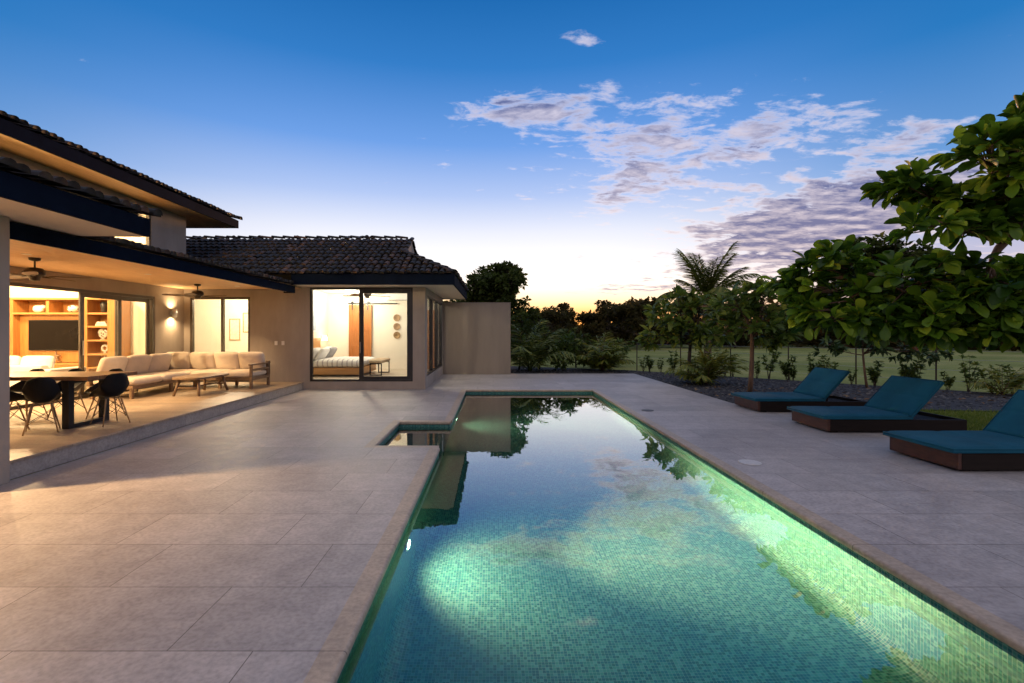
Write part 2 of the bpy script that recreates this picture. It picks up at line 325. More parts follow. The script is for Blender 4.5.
def inst_mesh(name, tv, tf, Ms, locs, rnd, m, parent=None, smooth=True):
    """many copies of a small quad template (leaves, tiles) in one mesh; Ms (k,3,3)"""
    tv = np.asarray(tv, float); tf = np.asarray(tf, int); k = len(locs); nv = len(tv); nq = len(tf)
    V = np.einsum('kij,vj->kvi', Ms, tv)+np.asarray(locs)[:, None, :]
    F = (tf[None]+(np.arange(k)*nv)[:, None, None]).reshape(-1)
    me = bpy.data.meshes.new(name); me.vertices.add(k*nv); me.vertices.foreach_set('co', V.reshape(-1))
    me.loops.add(len(F)); me.loops.foreach_set('vertex_index', F.astype(np.int32))
    me.polygons.add(k*nq); me.polygons.foreach_set('loop_start', (np.arange(k*nq)*4).astype(np.int32))
    if smooth: me.polygons.foreach_set('use_smooth', np.ones(k*nq, bool))
    me.update(calc_edges=True); me.validate()
    a = me.attributes.new('rnd', 'FLOAT', 'POINT'); a.data.foreach_set('value', np.repeat(np.asarray(rnd, float), nv))
    me.materials.append(m); o = bpy.data.objects.new(name, me); COL.objects.link(o)
    if parent: o.parent = parent
    return o
def frames(d, twist=None):
    """rotation matrices whose Y axis is d, with random roll or the face up"""
    d = d/np.linalg.norm(d, axis=1, keepdims=True); k = len(d)
    up = np.tile([0, 0, 1.], (k, 1)); x = np.cross(d, up); ln = np.linalg.norm(x, axis=1, keepdims=True)
    x = np.where(ln < .05, np.array([1., 0, 0]), x/np.maximum(ln, 1e-6)); z = np.cross(x, d)
    if twist is not None:
        c, s = np.cos(twist)[:, None], np.sin(twist)[:, None]; x, z = x*c+z*s, z*c-x*s
    return np.stack([x, d, z], axis=2)
def leaf_template(ys, ws, droop=.18, fold=.12):
    v = []; f = []
    for y, w in zip(ys, ws):
        z = -droop*y*y; v += [(-w, y, z+fold*w), (0, y, z), (w, y, z+fold*w)]
    for i in range(len(ys)-1):
        a = 3*i; f += [(a, a+1, a+4, a+3), (a+1, a+2, a+5, a+4)]
    return v, f
T_OBOV = leaf_template([0, .18, .42, .66, .86, .96, 1], [.015, .055, .15, .235, .22, .12, .015], .32, .5)
T_OVAL = leaf_template([0, .3, .65, 1], [.02, .2, .19, .01], .2, .3)
T_LONG = leaf_template([0, .3, .7, 1], [.014, .042, .035, .003], .3, .3)
T_BLADE = leaf_template([0, .3, .7, 1], [.02, .07, .06, .004], .3, .3)
T_LEAF = leaf_template([0, .5, 1], [.04, .3, .02], .25, .3)

# ------------------------------------------------------------------ setting
def sheet(name, rects, z, m, parent=None, kind='structure'):
    b = MB()
    for x0, x1, y0, y1 in rects: b.add([(x0, y0, z), (x1, y0, z), (x1, y1, z), (x0, y1, z)], [(0, 1, 2, 3)])
    o = b.build(name, m, parent)
    if kind: o['kind'] = kind
    return o
PX0, PX1, PY0, PY1 = -.755, 2.72, -2.4, 13.06        # pool
RX0, RY0, RY1 = -1.67, 6.7, 8.5                      # its shallow bay
WZ, FZ = -.105, -1.12
def ground():
    b = MB(); x0, x1, y0, y1 = -5.17, 7.6, -5., 18.05; far = 900
    for r in ((-far, far, y1, far), (-far, far, -far, y0), (-far, x0, y0, y1), (x1, far, y0, y1), (5.3, x1, 10.62, y1)):
        b.add([(r[0], r[2], -.06), (r[1], r[2], -.06), (r[1], r[3], -.06), (r[0], r[3], -.06)], [(0, 1, 2, 3)])
    tag(b.build('ground', lawn_m), kind='structure')
ground()
cw = .11
deck = MB()
zd = 0
def slab(r): deck.box(r[0], r[1], r[2], r[3], -.35, zd)
for r in ((-5.17, RX0-cw, -5, 18.05), (RX0-cw, PX0-cw, -5, RY0-cw), (RX0-cw, PX0-cw, RY1+cw, 18.05),
          (PX0-cw, PX1+cw, PY1+cw, 18.05), (PX0-cw, PX1+cw, -5, PY0-cw), (PX1+cw, 5.3, -5, 18.05), (5.3, 7.6, -5, 10.62)): slab(r)
tag(deck.build('pool_deck', deck_m), kind='structure')
b = MB(); b.prism([(5.32, 10.64), (7.62, 10.64), (7.62, 10.15), (16.5, 8.9), (14.6, 11.3), (5.75, 19.9), (.6, 22.5), (.6, 18.07), (5.32, 18.07)], -.2, -.03)
tag(b.build('gravel_bed', gravel_m), kind='structure')
def water():
    b = MB(); b.add([(PX0, PY0, WZ), (PX1, PY0, WZ), (PX1, PY1, WZ), (PX0, PY1, WZ), (RX0, RY0, WZ), (PX0, RY0, WZ), (PX0, RY1, WZ), (RX0, RY1, WZ)],
                    [(0, 1, 2, 3, 6, 5), (4, 5, 6, 7)])
    o = b.build('water', water_m); tag(o, kind='structure')
water()
pool = thing('swimming_pool', 'long rectangular swimming pool lined with green glass mosaic, with a small left bay', 'swimming pool')
def basin():
    faces = []
    def q(a, b2, c, d): faces.append((a, b2, c, d))
    top = -.02
    q((PX0, PY0, FZ), (PX1, PY0, FZ), (PX1, PY1, FZ), (PX0, PY1, FZ))
    q((PX1, PY0, FZ), (PX1, PY1, FZ), (PX1, PY1, top), (PX1, PY0, top))
    q((PX1, PY1, FZ), (PX0, PY1, FZ), (PX0, PY1, top), (PX1, PY1, top))
    q((PX0, PY0, FZ), (PX1, PY0, FZ), (PX1, PY0, top), (PX0, PY0, top))
    q((PX0, PY0, FZ), (PX0, RY0, FZ), (PX0, RY0, top), (PX0, PY0, top))
    q((PX0, RY1, FZ), (PX0, PY1, FZ), (PX0, PY1, top), (PX0, RY1, top))
    bz = -.55
    q((PX0, RY0, FZ), (PX0, RY1, FZ), (PX0, RY1, bz), (PX0, RY0, bz))
    q((RX0, RY0, bz), (PX0, RY0, bz), (PX0, RY1, bz), (RX0, RY1, bz))
    q((RX0, RY0, bz), (RX0, RY1, bz), (RX0, RY1, top), (RX0, RY0, top))
    q((RX0, RY0, bz), (PX0, RY0, bz), (PX0, RY0, top), (RX0, RY0, top))
    q((RX0, RY1, bz), (PX0, RY1, bz), (PX0, RY1, top), (RX0, RY1, top))
    uvs = {}
    cr = .17
    for x0, s_ in ((PX1, -1), (PX0, 1)):                     # rounded cove between wall and floor
        for k in range(6):
            a0, a1 = math.pi/2*k/6, math.pi/2*(k+1)/6
            pt = lambda a: (x0+s_*cr*(1-math.sin(a)), FZ+cr*(1-math.cos(a)))
            (xa, za), (xb, zb) = pt(a0), pt(a1)
            uvs[len(faces)] = (za if 0 else FZ-cr*(math.pi/2-a0)*1.0, FZ-cr*(math.pi/2-a1)); q((xa, PY0, za), (xa, PY1, za), (xb, PY1, zb), (xb, PY0, zb))
    me = bpy.data.meshes.new('basin'); v = [p for f in faces for p in f]
    me.from_pydata(v, [], [tuple(range(4*i, 4*i+4)) for i in range(len(faces))]); me.update()
    uv = me.uv_layers.new(name='UVMap')
    for p in me.polygons:
        n = p.normal
        if p.index in uvs:
            for li, w in zip(p.loop_indices, (0, 0, 1, 1)): uv.data[li].uv = (me.vertices[me.loops[li].vertex_index].co.y, uvs[p.index][w])
            continue
        for li in p.loop_indices:
            c = me.vertices[me.loops[li].vertex_index].co
            uv.data[li].uv = (c.y, c.z) if abs(n.x) > .5 else ((c.x, c.z) if abs(n.y) > .5 else (c.x, c.y))
    me.materials.append(mosaic)
    for p in me.polygons:
        if p.index in uvs: p.use_smooth = True
    o = bpy.data.objects.new('basin', me); COL.objects.link(o); o.parent = pool
basin()
# entry steps in the bay
b = MB(); b.box(RX0, PX0, RY0, RY1, FZ, -1.1) if False else None
cop = MB()
def nose(p0, p1, inward):
    """coping stone with a rounded nose, along p0-p1, nose towards 'inward'"""
    p0, p1, n = Vector((*p0, 0)), Vector((*p1, 0)), Vector((*inward, 0)); z0 = -.055; r = .02; prof = [(-cw, z0), (-cw, 0.0)]
    for k in range(5): a = math.pi/2*(1-k/4); prof.append((r*math.cos(a)+.005-r*0, -r+r*math.sin(a)))
    for k in range(5): a = -math.pi/2*k/4; prof.append((r*math.cos(a)+.005, z0+r+r*math.sin(a)))
    m = len(prof); vs = [p+n*u+Vector((0, 0, z)) for p in (p0, p1) for u, z in prof]
    cop.add(vs, [(i, (i+1) % m, m+(i+1) % m, m+i) for i in range(m)]+[tuple(range(m)), tuple(range(m, 2*m))])
nose((PX1, PY0-cw), (PX1, PY1+cw), (-1, 0)); nose((PX0, PY0), (PX0, RY0-cw), (1, 0)); nose((PX0, RY1+cw), (PX0, PY1+cw), (1, 0))
nose((PX0, PY1), (PX1, PY1), (0, -1)); nose((PX0, PY0), (PX1, PY0), (0, 1))
nose((RX0, RY0), (RX0, RY1), (1, 0)); nose((RX0-cw, RY0), (PX0, RY0), (0, 1)); nose((RX0-cw, RY1), (PX0, RY1), (0, -1))
cop.build('coping', coping_m, pool)
def lamp(name, kind, loc, energy, col, size=.05, rot=None, spot=None, blend=.3, parent=None):
    l = bpy.data.lights.new(name, kind); l.energy = energy; l.color = col
    if kind == 'AREA': l.shape = 'DISK'; l.size = size
    else: l.shadow_soft_size = size
    if spot: l.spot_size = R(spot); l.spot_blend = blend
    o = bpy.data.objects.new(name, l); COL.objects.link(o); o.location = loc
    if rot: o.rotation_euler = rot
    if parent: o.parent = parent
    return o
def aim(d): return Vector(d).to_track_quat('-Z', 'Y').to_euler()
POOL_W = 260
for yy, k in ((4.2, 1), (9.7, .7), (-1.3, .25)):
    z = -.5
    f = MB().lathe([(.0, .012), (.07, .012), (.085, .02), (.095, .008), (.095, 0)], (PX0, yy, z), 20, 'x').build('light_rim', steel, pool, True)
    MB().lathe([(.0, .022), (.06, .0215), (.068, .013)], (PX0, yy, z), 20, 'x').build('lens', glow_pool, f, True)
    lamp('pool_lamp', 'SPOT', (PX0+.05, yy, z), POOL_W*k*.9, (1, .42, .25), .06, aim((1, .16, -.6)), 118, .85, f)
    lamp('pool_beam', 'SPOT', (PX0+.05, yy, z), POOL_W*k*34, (1, .32, .17), .05, aim((1, .2, .36)), 92, 1, f)
b = MB(); b.lathe([(0, 0), (.128, 0), (.128, .006), (.118, .009), (0, .009)], (3.12, 5.83, .001), 28)
o = b.build('skimmer_lid', lid_m, None, True); tag(o, 'pale round plastic skimmer lid set in the deck beside the pool', 'skimmer lid')
b = MB(); b.lathe([(0, 0), (.12, 0), (.12, .005), (.11, .008), (0, .008)], (3.11, 9.66, .001), 24)
o = b.build('drain_cover', lid_dk, None, True); tag(o, 'small dark round drain cover in the far part of the pool deck', 'drain cover')

# ------------------------------------------------------------------ house
house = thing('house', 'low stucco house with clay tiled roofs, deep eaves and large lit sliding doors', 'house', (-5.2, 13.1, 0))
HO = Vector((5.2, -13.1, 0))
def hp(b, name, m, parent=None, bevel=0, smooth=False):
    b.v = [tuple(Vector(v)+HO) for v in b.v]; return b.build(name, m, parent or house, smooth, bevel)
FL = .21
def wall_y(b, y0, y1, x0, x1, z0, z1, ops):      # wall in an XZ plane with openings (x0,x1,z0,z1)
    xs = x0
    for a, c, d, e in sorted(ops):
        if a > xs: b.box(xs, a, y0, y1, z0, z1)
        if d > z0: b.box(a, c, y0, y1, z0, d)
        if e < z1: b.box(a, c, y0, y1, e, z1)
        xs = c
    if xs < x1: b.box(xs, x1, y0, y1, z0, z1)
def wall_x(b, x0, x1, y0, y1, z0, z1, ops):
    ys = y0
    for a, c, d, e in sorted(ops):
        if a > ys: b.box(x0, x1, ys, a, z0, z1)
        if d > z0: b.box(x0, x1, a, c, z0, d)
        if e < z1: b.box(x0, x1, a, c, e, z1)
        ys = c
    if ys < y1: b.box(x0, x1, ys, y1, z0, z1)
b = MB(); wall_y(b, 13.1, 13.22, -8.44, -1.85, 0, 2.98, [(-8.27, -6.63, FL, 2.53), (-5.0, -2.19, .22, 2.79)])
hp(b, 'wall', stucco)
b = MB(); wall_x(b, -1.97, -1.85, 13.222, 17.7, 0, 2.98, [(13.5, 17.55, .33, 2.62)]); hp(b, 'wall', stucco)
b = MB()
# living room side wall: door opening below, clerestory strip above
b.box(-8.56, -8.44, -4, 5.95, 0, 4.72); b.box(-8.56, -8.44, 11.99, 13.2, 0, 4.72); b.box(-8.56, -8.44, 5.95, 11.99, 2.46, 3.42)
b.box(-8.56, -8.44, 5.95, 11.99, 4.5, 4.72); b.box(-8.56, -8.44, 11.86, 11.99, 3.42, 4.5); b.box(-8.56, -8.44, 5.95, 11.99, 0, FL)
hp(b, 'wall', stucco)
b = MB(); b.box(-5.48, -5.1, 4.66, 5.07, 0, 2.8); hp(b, 'column', stucco, bevel=.008)
b = MB(); b.box(-8.438, -5.482, 4.74, 4.98, FL, 2.738); hp(b, 'wall', stucco)
# interiors
b = MB(); b.box(-6.12, -6.0, 13.224, 17.6, FL, 2.95); b.box(-6.0, -1.972, 17.5, 17.6, FL, 2.95)
wall_y(b, 13.222, 13.24, -6.0, -1.972, FL, 2.95, [(-5.0, -2.19, .22, 2.79)])
hp(b, 'bedroom_wall', cream)
b = MB(); b.box(-6.0, -1.972, 13.24, 17.5, 2.95, 3.0); hp(b, 'bedroom_ceiling', white)
b = MB(); b.box(-6.12, -1.972, 13.222, 17.6, .02, FL); hp(b, 'bedroom_floor', infloor_m)
b = MB(); b.box(-11.5, -6.12, 16.0, 16.1, FL, 2.95); b.box(-11.6, -11.5, 13.224, 16.1, FL, 2.95)
hp(b, 'hall_wall', cream)
b = MB(); b.box(-11.5, -6.12, 13.224, 16.0, 2.95, 3.0); hp(b, 'hall_ceiling', white)
b = MB(); b.box(-11.5, -6.12, 13.222, 16.0, .02, FL); hp(b, 'hall_floor', infloor_m)
b = MB(); b.box(-15, -8.562, 12.9, 13.0, FL, 4.7); b.box(-15.1, -15, -1, 13.0, FL, 4.7); b.box(-15, -8.562, -1.1, -1, FL, 4.7)
hp(b, 'living_room_wall', cream)
b = MB(); b.box(-15, -8.562, -1, 12.9, 4.6, 4.7); hp(b, 'living_room_ceiling', white)
b = MB(); b.box(-15, -8.562, -1, 12.9, .02, FL); hp(b, 'living_room_floor', infloor_m)
b = MB(); b.box(-8.438, -5.19, -4, 13.098, .0, FL-.03); hp(b, 'step', step_m)
b = MB(); b.box(-8.438, -5.17, -4, 13.098, FL-.03, FL); hp(b, 'veranda_floor', floor_m, bevel=.004)
# garden wall
gw = thing('garden_wall', 'plain beige stucco garden wall standing at the far right corner of the house', 'wall', (-.6, 17.85, 0))
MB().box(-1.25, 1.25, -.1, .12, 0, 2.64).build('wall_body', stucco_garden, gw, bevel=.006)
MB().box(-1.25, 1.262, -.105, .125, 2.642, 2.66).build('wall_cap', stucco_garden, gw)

# roof tiles
def barrel(r0=.08, r1=.064, L=.39, n=6):
    v = []; f = []
    for y, r, h in ((0, r0, .035), (L, r1, 0)):
        for k in range(n+1):
            a = math.pi*k/n; v.append((r*math.cos(a), y, h+r*math.sin(a)*.85))
    for k in range(n): f.append((k, k+1, n+2+k, n+1+k))
    c = len(v); v.append((0, 0.0, .035))                     # closed nose
    for k in range(0, n, 2): f.append((c, k, k+1, k+2))
    return v, f
T_TILE = barrel()
def roof_tiles(o, u, v, ulen, vlen, keep=None, sp=.172, row=.31):
    u = np.array(u, float); v = np.array(v, float); n = np.cross(u, v); u /= np.linalg.norm(u); v /= np.linalg.norm(v); n /= np.linalg.norm(n)
    locs = []; Ms = []
    for j in range(int(vlen/row)+1):
        for i in range(int(ulen/sp)+1):
            p = np.array(o)+u*(i*sp+sp/2+random.uniform(-.014, .014))+v*(j*row+random.uniform(-.03, .03))+n*random.uniform(0, .016)
            if keep and not keep(p+v*.18): continue
            a = random.uniform(-.07, .07); c, s = math.cos(a), math.sin(a)
            Ms.append(np.stack([u*c+v*s, v*c-u*s, n], 1)); locs.append(p)
    return Ms, locs
def caps(p0, p1, sp=.36):
    p0 = np.array(p0, float); p1 = np.array(p1, float); d = p1-p0; L = np.linalg.norm(d); d /= L
    u = np.cross(d, [0, 0, 1.]); u /= np.linalg.norm(u); n = np.cross(u, d); k = int(L/sp)
    return [np.stack([u*1.1, d, n*.95], 1)]*k, [p0+d*i*sp+n*.005+np.array([0, 0, random.uniform(-.03, -.02)]) for i in range(k)]
def make_tiles(sets, parent):
    Ms = [m for s in sets for m in s[0]]; locs = np.array([l for s in sets for l in s[1]])+np.array(HO)
    inst_mesh('roof_tiles', *T_TILE, np.array(Ms), locs, RNG.random(len(locs))**1.4, tile_m, parent)
# bedroom roof: front eave Y 12.44, ridge Y 15.4, right hip
EZ, SL = 3.06, .5
ex0, ex1, ey0, ey1 = -8.43, -1.0, 12.44, 18.36
RZ = EZ+SL*(15.4-ey0); gx = -2.6; gz = EZ+SL*(ex1-gx)
def front_keep(p): return p[1] < 15.3 and (p[0] < gx or (p[2] - EZ) < SL*(ex1-p[0])+.05) and (p[0] > -8.35 or p[1] > 13.45)
b = MB()
ga = gy0 = ey0+(gz-EZ)/SL; gy1 = ey1-(gz-EZ)/SL
b.add([(ex0, ey0, EZ), (ex1, ey0, EZ), (gx, gy0, gz), (gx, 15.4, RZ), (ex0, 15.4, RZ)], [(0, 1, 2, 3, 4)])
b.add([(ex0, ey1, EZ), (ex1, ey1, EZ), (gx, gy1, gz), (gx, 15.4, RZ), (ex0, 15.4, RZ)], [(4, 3, 2, 1, 0)])
b.add([(ex1, ey0, EZ), (ex1, ey1, EZ), (gx, gy1, gz), (gx, gy0, gz)], [(0, 1, 2, 3)])
b.add([(-11.5, 13.3, EZ+SL*(13.3-ey0)), (ex0, 13.3, EZ+SL*(13.3-ey0)), (ex0, 15.4, RZ), (-11.5, 15.4, RZ)], [(0, 1, 2, 3)])
b.add([(-11.5, ey1, EZ), (ex0, ey1, EZ), (ex0, 15.4, RZ), (-11.5, 15.4, RZ)], [(3, 2, 1, 0)])
broof = hp(b, 'roof', wood_dark)
vs = math.hypot(1, SL)
S1 = roof_tiles((-11.4, ey0-.05, EZ+.0), (1, 0, 0), (0, 1, SL), 10.5, 3.2, front_keep)
S2 = roof_tiles((ex1+.04, ey0, EZ), (0, 1, 0), (-1, 0, SL), 5.9, 1.75, lambda p: (p[2]-EZ) < SL*min(p[1]-ey0, ey1-p[1])+.05)
S3 = roof_tiles((ex1, ey1+.05, EZ), (-1, 0, 0), (0, -1, SL), 7.4, 3.2, lambda p: p[1] > 15.5 and (p[0] < gx or (p[2]-EZ) < SL*(ex1-p[0])+.05))
make_tiles([S1, S2, S3, caps((ex1, ey0, EZ+.07), (gx, gy0, gz+.07)), caps((ex1, ey1, EZ+.07), (gx, gy1, gz+.07)),
            caps((-11.4, 15.4, RZ+.05), (gx+.05, 15.4, RZ+.05)), caps((gx, gy0, gz+.05), (gx+.02, 15.4, RZ+.06))], broof)
b = MB(); b.add([(gx-.02, gy0, gz), (gx-.02, gy1, gz), (gx-.02, 15.4, RZ-.04)], [(0, 1, 2)]); hp(b, 'gable', stucco, broof)
b = MB(); b.box(-5.23, ex1, ey0, ey0+.04, 2.8, EZ+.02); b.box(ex1-.04, ex1, ey0+.04, ey1-.04, 2.8, EZ+.02); b.box(-6.2, ex1, ey1-.04, ey1, 2.8, EZ+.02)
hp(b, 'fascia', fascia_m, broof)
b = MB(); b.box(-5.2, ex1-.04, ey0+.04, 13.098, 2.8, 2.83); b.box(-1.848, ex1-.04, 13.098, ey1-.04, 2.8, 2.83); hp(b, 'soffit', soffit_m, broof)
# veranda roof, one slope falling to X -5.25
b = MB(); b.add([(-5.2, 6.05, 2.79), (-5.2, 12.62, 2.79), (-8.44, 12.62, 3.5), (-8.44, 6.05, 3.5)], [(0, 1, 2, 3)]); vroof = hp(b, 'roof', wood_dark)
S1 = roof_tiles((-5.17, 6.1, 2.785), (0, 1, 0), (-3.24, 0, .71), 6.55, 3.1)
make_tiles([S1], vroof)
b = MB(); b.box(-5.25, -5.21, 5.08, 12.64, 2.6, 2.78); b.box(-5.5, -5.25, 12.6, 12.64, 2.6, 2.78); hp(b, 'fascia', fascia_m, vroof)
b = MB(); b.box(-5.43, -5.252, 5.08, 12.598, 2.63, 2.738); hp(b, 'beam', soffit_m, vroof)
b = MB(); b.box(-8.438, -5.252, 5.08, 13.098, 2.74, 2.77); hp(b, 'ceiling', wood_ceil, vroof)
# porch roof over the near bay
b = MB(); b.add([(-4.36, -4.5, 3.04), (-4.36, 6.13, 3.04), (-8.44, 6.13, 4.0), (-8.44, -4.5, 4.0)], [(0, 1, 2, 3)]); proof = hp(b, 'roof', wood_dark)
S1 = roof_tiles((-4.33, -1.5, 3.035), (0, 1, 0), (-4.08, 0, .96), 7.72, 4.1)
make_tiles([S1, caps((-4.3, 6.15, 3.08), (-8.4, 6.15, 4.06))], proof)
b = MB(); b.box(-4.42, -4.38, -4.5, 6.13, 2.8, 3.03); b.box(-8.43, -4.42, 6.09, 6.13, 2.802, 3.03); hp(b, 'fascia', fascia_m, proof)
b = MB(); b.box(-8.438, -4.42, -4.5, 6.09, 2.802, 2.83); hp(b, 'soffit', soffit_m, proof)
b = MB(); b.add([(-4.42, 6.1, 3.03), (-8.44, 6.1, 3.03), (-8.44, 6.1, 3.98)], [(0, 1, 2)]); hp(b, 'gable', stucco, proof)
# upper roof over the tall room
b = MB(); b.add([(-7.72, -6, 4.95), (-7.72, 14.55, 4.95), (-11.8, 14.55, 6.4), (-11.8, -6, 6.4)], [(0, 1, 2, 3)])
b.add([(-15.9, -6, 4.95), (-15.9, 14.55, 4.95), (-11.8, 14.55, 6.4), (-11.8, -6, 6.4)], [(3, 2, 1, 0)]); uroof = hp(b, 'roof', wood_dark)
S1 = roof_tiles((-7.69, -1.5, 4.945), (0, 1, 0), (-4.08, 0, 1.45), 16.1, 2.2)
make_tiles([S1, caps((-7.66, 14.56, 5.0), (-11.7, 14.56, 6.44))], uroof)
b = MB(); b.box(-7.75, -7.71, -6, 14.55, 4.71, 4.94); b.box(-15.9, -7.75, 14.51, 14.55, 4.712, 4.94); hp(b, 'fascia', fascia_m, uroof)
b = MB(); b.box(-8.438, -7.75, -6, 14.51, 4.72, 4.75); b.box(-15.8, -8.438, 13.202, 14.51, 4.72, 4.75); hp(b, 'soffit', wood_ceil, uroof)
b = MB(); b.add([(-7.75, 14.53, 4.94), (-15.9, 14.53, 4.94), (-11.8, 14.53, 6.38)], [(0, 1, 2)]); hp(b, 'gable', stucco, uroof)
b = MB(); b.box(-15, -8.56, 13.0, 13.2, 2.96, 4.72); hp(b, 'wall', stucco)

def frame_y(x0, x1, z0, z1, y, w, d, m, muls=()):     # window frame in an XZ plane
    b = MB(); b.box(x0, x0+w, y, y+d, z0, z1); b.box(x1-w, x1, y, y+d, z0, z1); b.box(x0+w, x1-w, y, y+d, z1-w, z1); b.box(x0+w, x1-w, y, y+d, z0, z0+w)
    for q in muls: b.box(q-w*.5, q+w*.5, y-.004, y+d, z0+w, z1-w)
    return b
def frame_x(y0, y1, z0, z1, x, w, d, muls=()):
    b = MB(); b.box(x, x+d, y0, y0+w, z0, z1); b.box(x, x+d, y1-w, y1, z0, z1); b.box(x, x+d, y0+w, y1-w, z1-w, z1); b.box(x, x+d, y0+w, y1-w, z0, z0+w)
    for q, ww in muls: b.box(x-.004, x+d+.004, q-ww/2, q+ww/2, z0+w, z1-w)
    return b
# bedroom front sliding window
f = hp(frame_y(-4.998, -2.192, .222, 2.788, 13.11, .055, .1, black_al), 'sliding_window', black_al)
b = MB(); b.box(-3.66, -3.54, 13.12, 13.16, .278, 2.732); b.box(-3.54, -2.25, 13.12, 13.16, 2.63, 2.732); b.box(-3.54, -2.25, 13.12, 13.16, .278, .36); b.box(-2.35, -2.248, 13.12, 13.16, .36, 2.63); hp(b, 'sash', black_al, f)
b = MB(); b.box(-4.943, -3.66, 13.17, 13.176, .278, 2.732); b.box(-3.54, -2.35, 13.137, 13.143, .36, 2.63); hp(b, 'pane', glass, f)
b = MB(); b.box(-3.63, -3.615, 13.09, 13.118, 1.0, 1.3); hp(b, 'handle', steel, f)
# bedroom side window
f = hp(frame_x(13.502, 17.548, .332, 2.618, -1.95, .06, .09, ((14.75, .1), (16.1, .1))), 'side_window', black_al)
b = MB(); b.box(-1.912, -1.906, 13.562, 17.488, .392, 2.558); hp(b, 'pane', glass, f)
# hall door
f = hp(frame_y(-8.268, -6.632, FL+.002, 2.528, 13.11, .06, .09, bronze_al, (-7.4,)), 'sliding_door', bronze_al)
b = MB(); b.box(-8.208, -6.692, 13.15, 13.156, FL+.062, 2.468); hp(b, 'pane', glass, f)
# living room doors: panels slid to the far end
f = hp(frame_x(5.952, 11.988, FL+.002, 2.458, -8.55, .06, .1, ()), 'sliding_door', bronze_al)
b = MB()
for y0, y1, x in ((9.85, 10.95, -8.49), (10.84, 11.9, -8.53)):
    b.box(x-.018, x+.018, y0, y0+.1, FL+.05, 2.4); b.box(x-.018, x+.018, y1-.1, y1, FL+.05, 2.4); b.box(x-.018, x+.018, y0+.1, y1-.1, FL+.05, FL+.13); b.box(x-.018, x+.018, y0+.1, y1-.1, 2.3, 2.4)
hp(b, 'sash', bronze_al, f)
b = MB(); b.box(-8.493, -8.487, 9.95, 10.85, FL+.13, 2.3); b.box(-8.533, -8.527, 10.94, 11.8, FL+.13, 2.3); hp(b, 'pane', glass, f)
b = MB(); b.box(-8.468, -8.44, 9.89, 9.91, 1.1, 1.4); hp(b, 'handle', steel, f)
# clerestory
f = hp(frame_x(5.952, 11.858, 3.422, 4.498, -8.54, .05, .08, ((8.2, .06), (10.0, .06))), 'clerestory_window', bronze_al)
b = MB(); b.box(-8.505, -8.5, 6.002, 11.808, 3.472, 4.448); hp(b, 'pane', glass, f)

# ------------------------------------------------------------------ lights of the house
WARM = (1, .66, .33); WARM2 = (1, .78, .52)
def downlight(x, y, z, W, label, spot=78, col=WARM, group='recessed ceiling lights'):
    t = thing('recessed_light', label, 'ceiling light', (x, y, z), 0, group)
    MB().lathe([(.045, 0), (.06, -.004), (.06, -.008), (.045, -.006)], (0, 0, 0), 18).build('trim', white, t, True)
    MB().lathe([(0, -.002), (.044, -.002), (.044, -.004), (0, -.004)], (0, 0, 0), 18).build('lens', glow, t, True)
    lamp('downlight_lamp', 'SPOT', (0, 0, -.02), W, col, .05, (0, 0, 0), spot, .6, t)
downlight(-5.86, 4.36, 2.802, 650, 'small recessed ceiling light in the porch soffit beside the big column', 142, (1, .6, .27))
downlight(-6.9, 9.6, 2.74, 120, 'recessed ceiling light in the veranda ceiling between the two fans')
downlight(-6.9, 7.1, 2.74, 110, 'added light in the veranda ceiling that brightens the dining table', 62)  # added lamp, no such fitting known; brightens the tabletop
downlight(-6.5, 12.2, 2.74, 105, 'recessed ceiling light in the veranda ceiling over the corner sofa')
def ceiling_lamp(x, y, z, W, label, col=WARM2):
    t = thing('ceiling_lamp', label, 'ceiling light', (x, y, z))
    MB().lathe([(.02, 0), (.16, 0), (.16, -.03), (.12, -.05), (.02, -.05)], (0, 0, 0), 24).build('lamp_shade', white, t, True)
    MB().lathe([(.0, -.052), (.11, -.052), (.1, -.06), (0, -.065)], (0, 0, 0), 24).build('diffuser', glow, t, True)
    lamp('room_lamp', 'POINT', (0, 0, -.2), W, col, .12, parent=t)
def pendant(x, y, z, W, label):
    t = thing('pendant_lamp', label, 'ceiling light', (x, y, z))
    MB().tube([(0, 0, .1), (0, 0, 4.6-z)], .006, 6).build('cord', black_mt, t)
    MB().lathe([(.03, .12), (.16, .06), (.2, -.08), (.19, -.08), (.15, .05), (.03, .11)], (0, 0, 0), 24, caps=False).build('lamp_shade', white_fab, t, True)
    MB().lathe([(0, -.06), (.05, -.03), (.05, .03), (0, .06)], (0, 0, -.04), 14).build('bulb', glow, t, True)
    lamp('room_lamp', 'POINT', (0, 0, -.18), W*.6, WARM, .12, parent=t); lamp('uplight_lamp', 'POINT', (0, 0, .22), W*1.5, WARM, .1, parent=t)
pendant(-10.4, 6.45, 3.75, 760, 'white pendant lamp hanging in the near half of the living room')
pendant(-11.2, 10.9, 3.8, 330, 'white pendant lamp hanging in front of the bookcase')
ceiling_lamp(-7.9, 14.6, 2.95, 190, 'flat round ceiling lamp in the hall behind the sofa')
ceiling_lamp(-4.9, 16.4, 2.95, 105, 'flat round ceiling lamp over the bed', (1, .88, .7))
ceiling_lamp(-2.9, 14.7, 2.95, 62, 'flat round ceiling lamp by the bedroom window', (1, .88, .7))
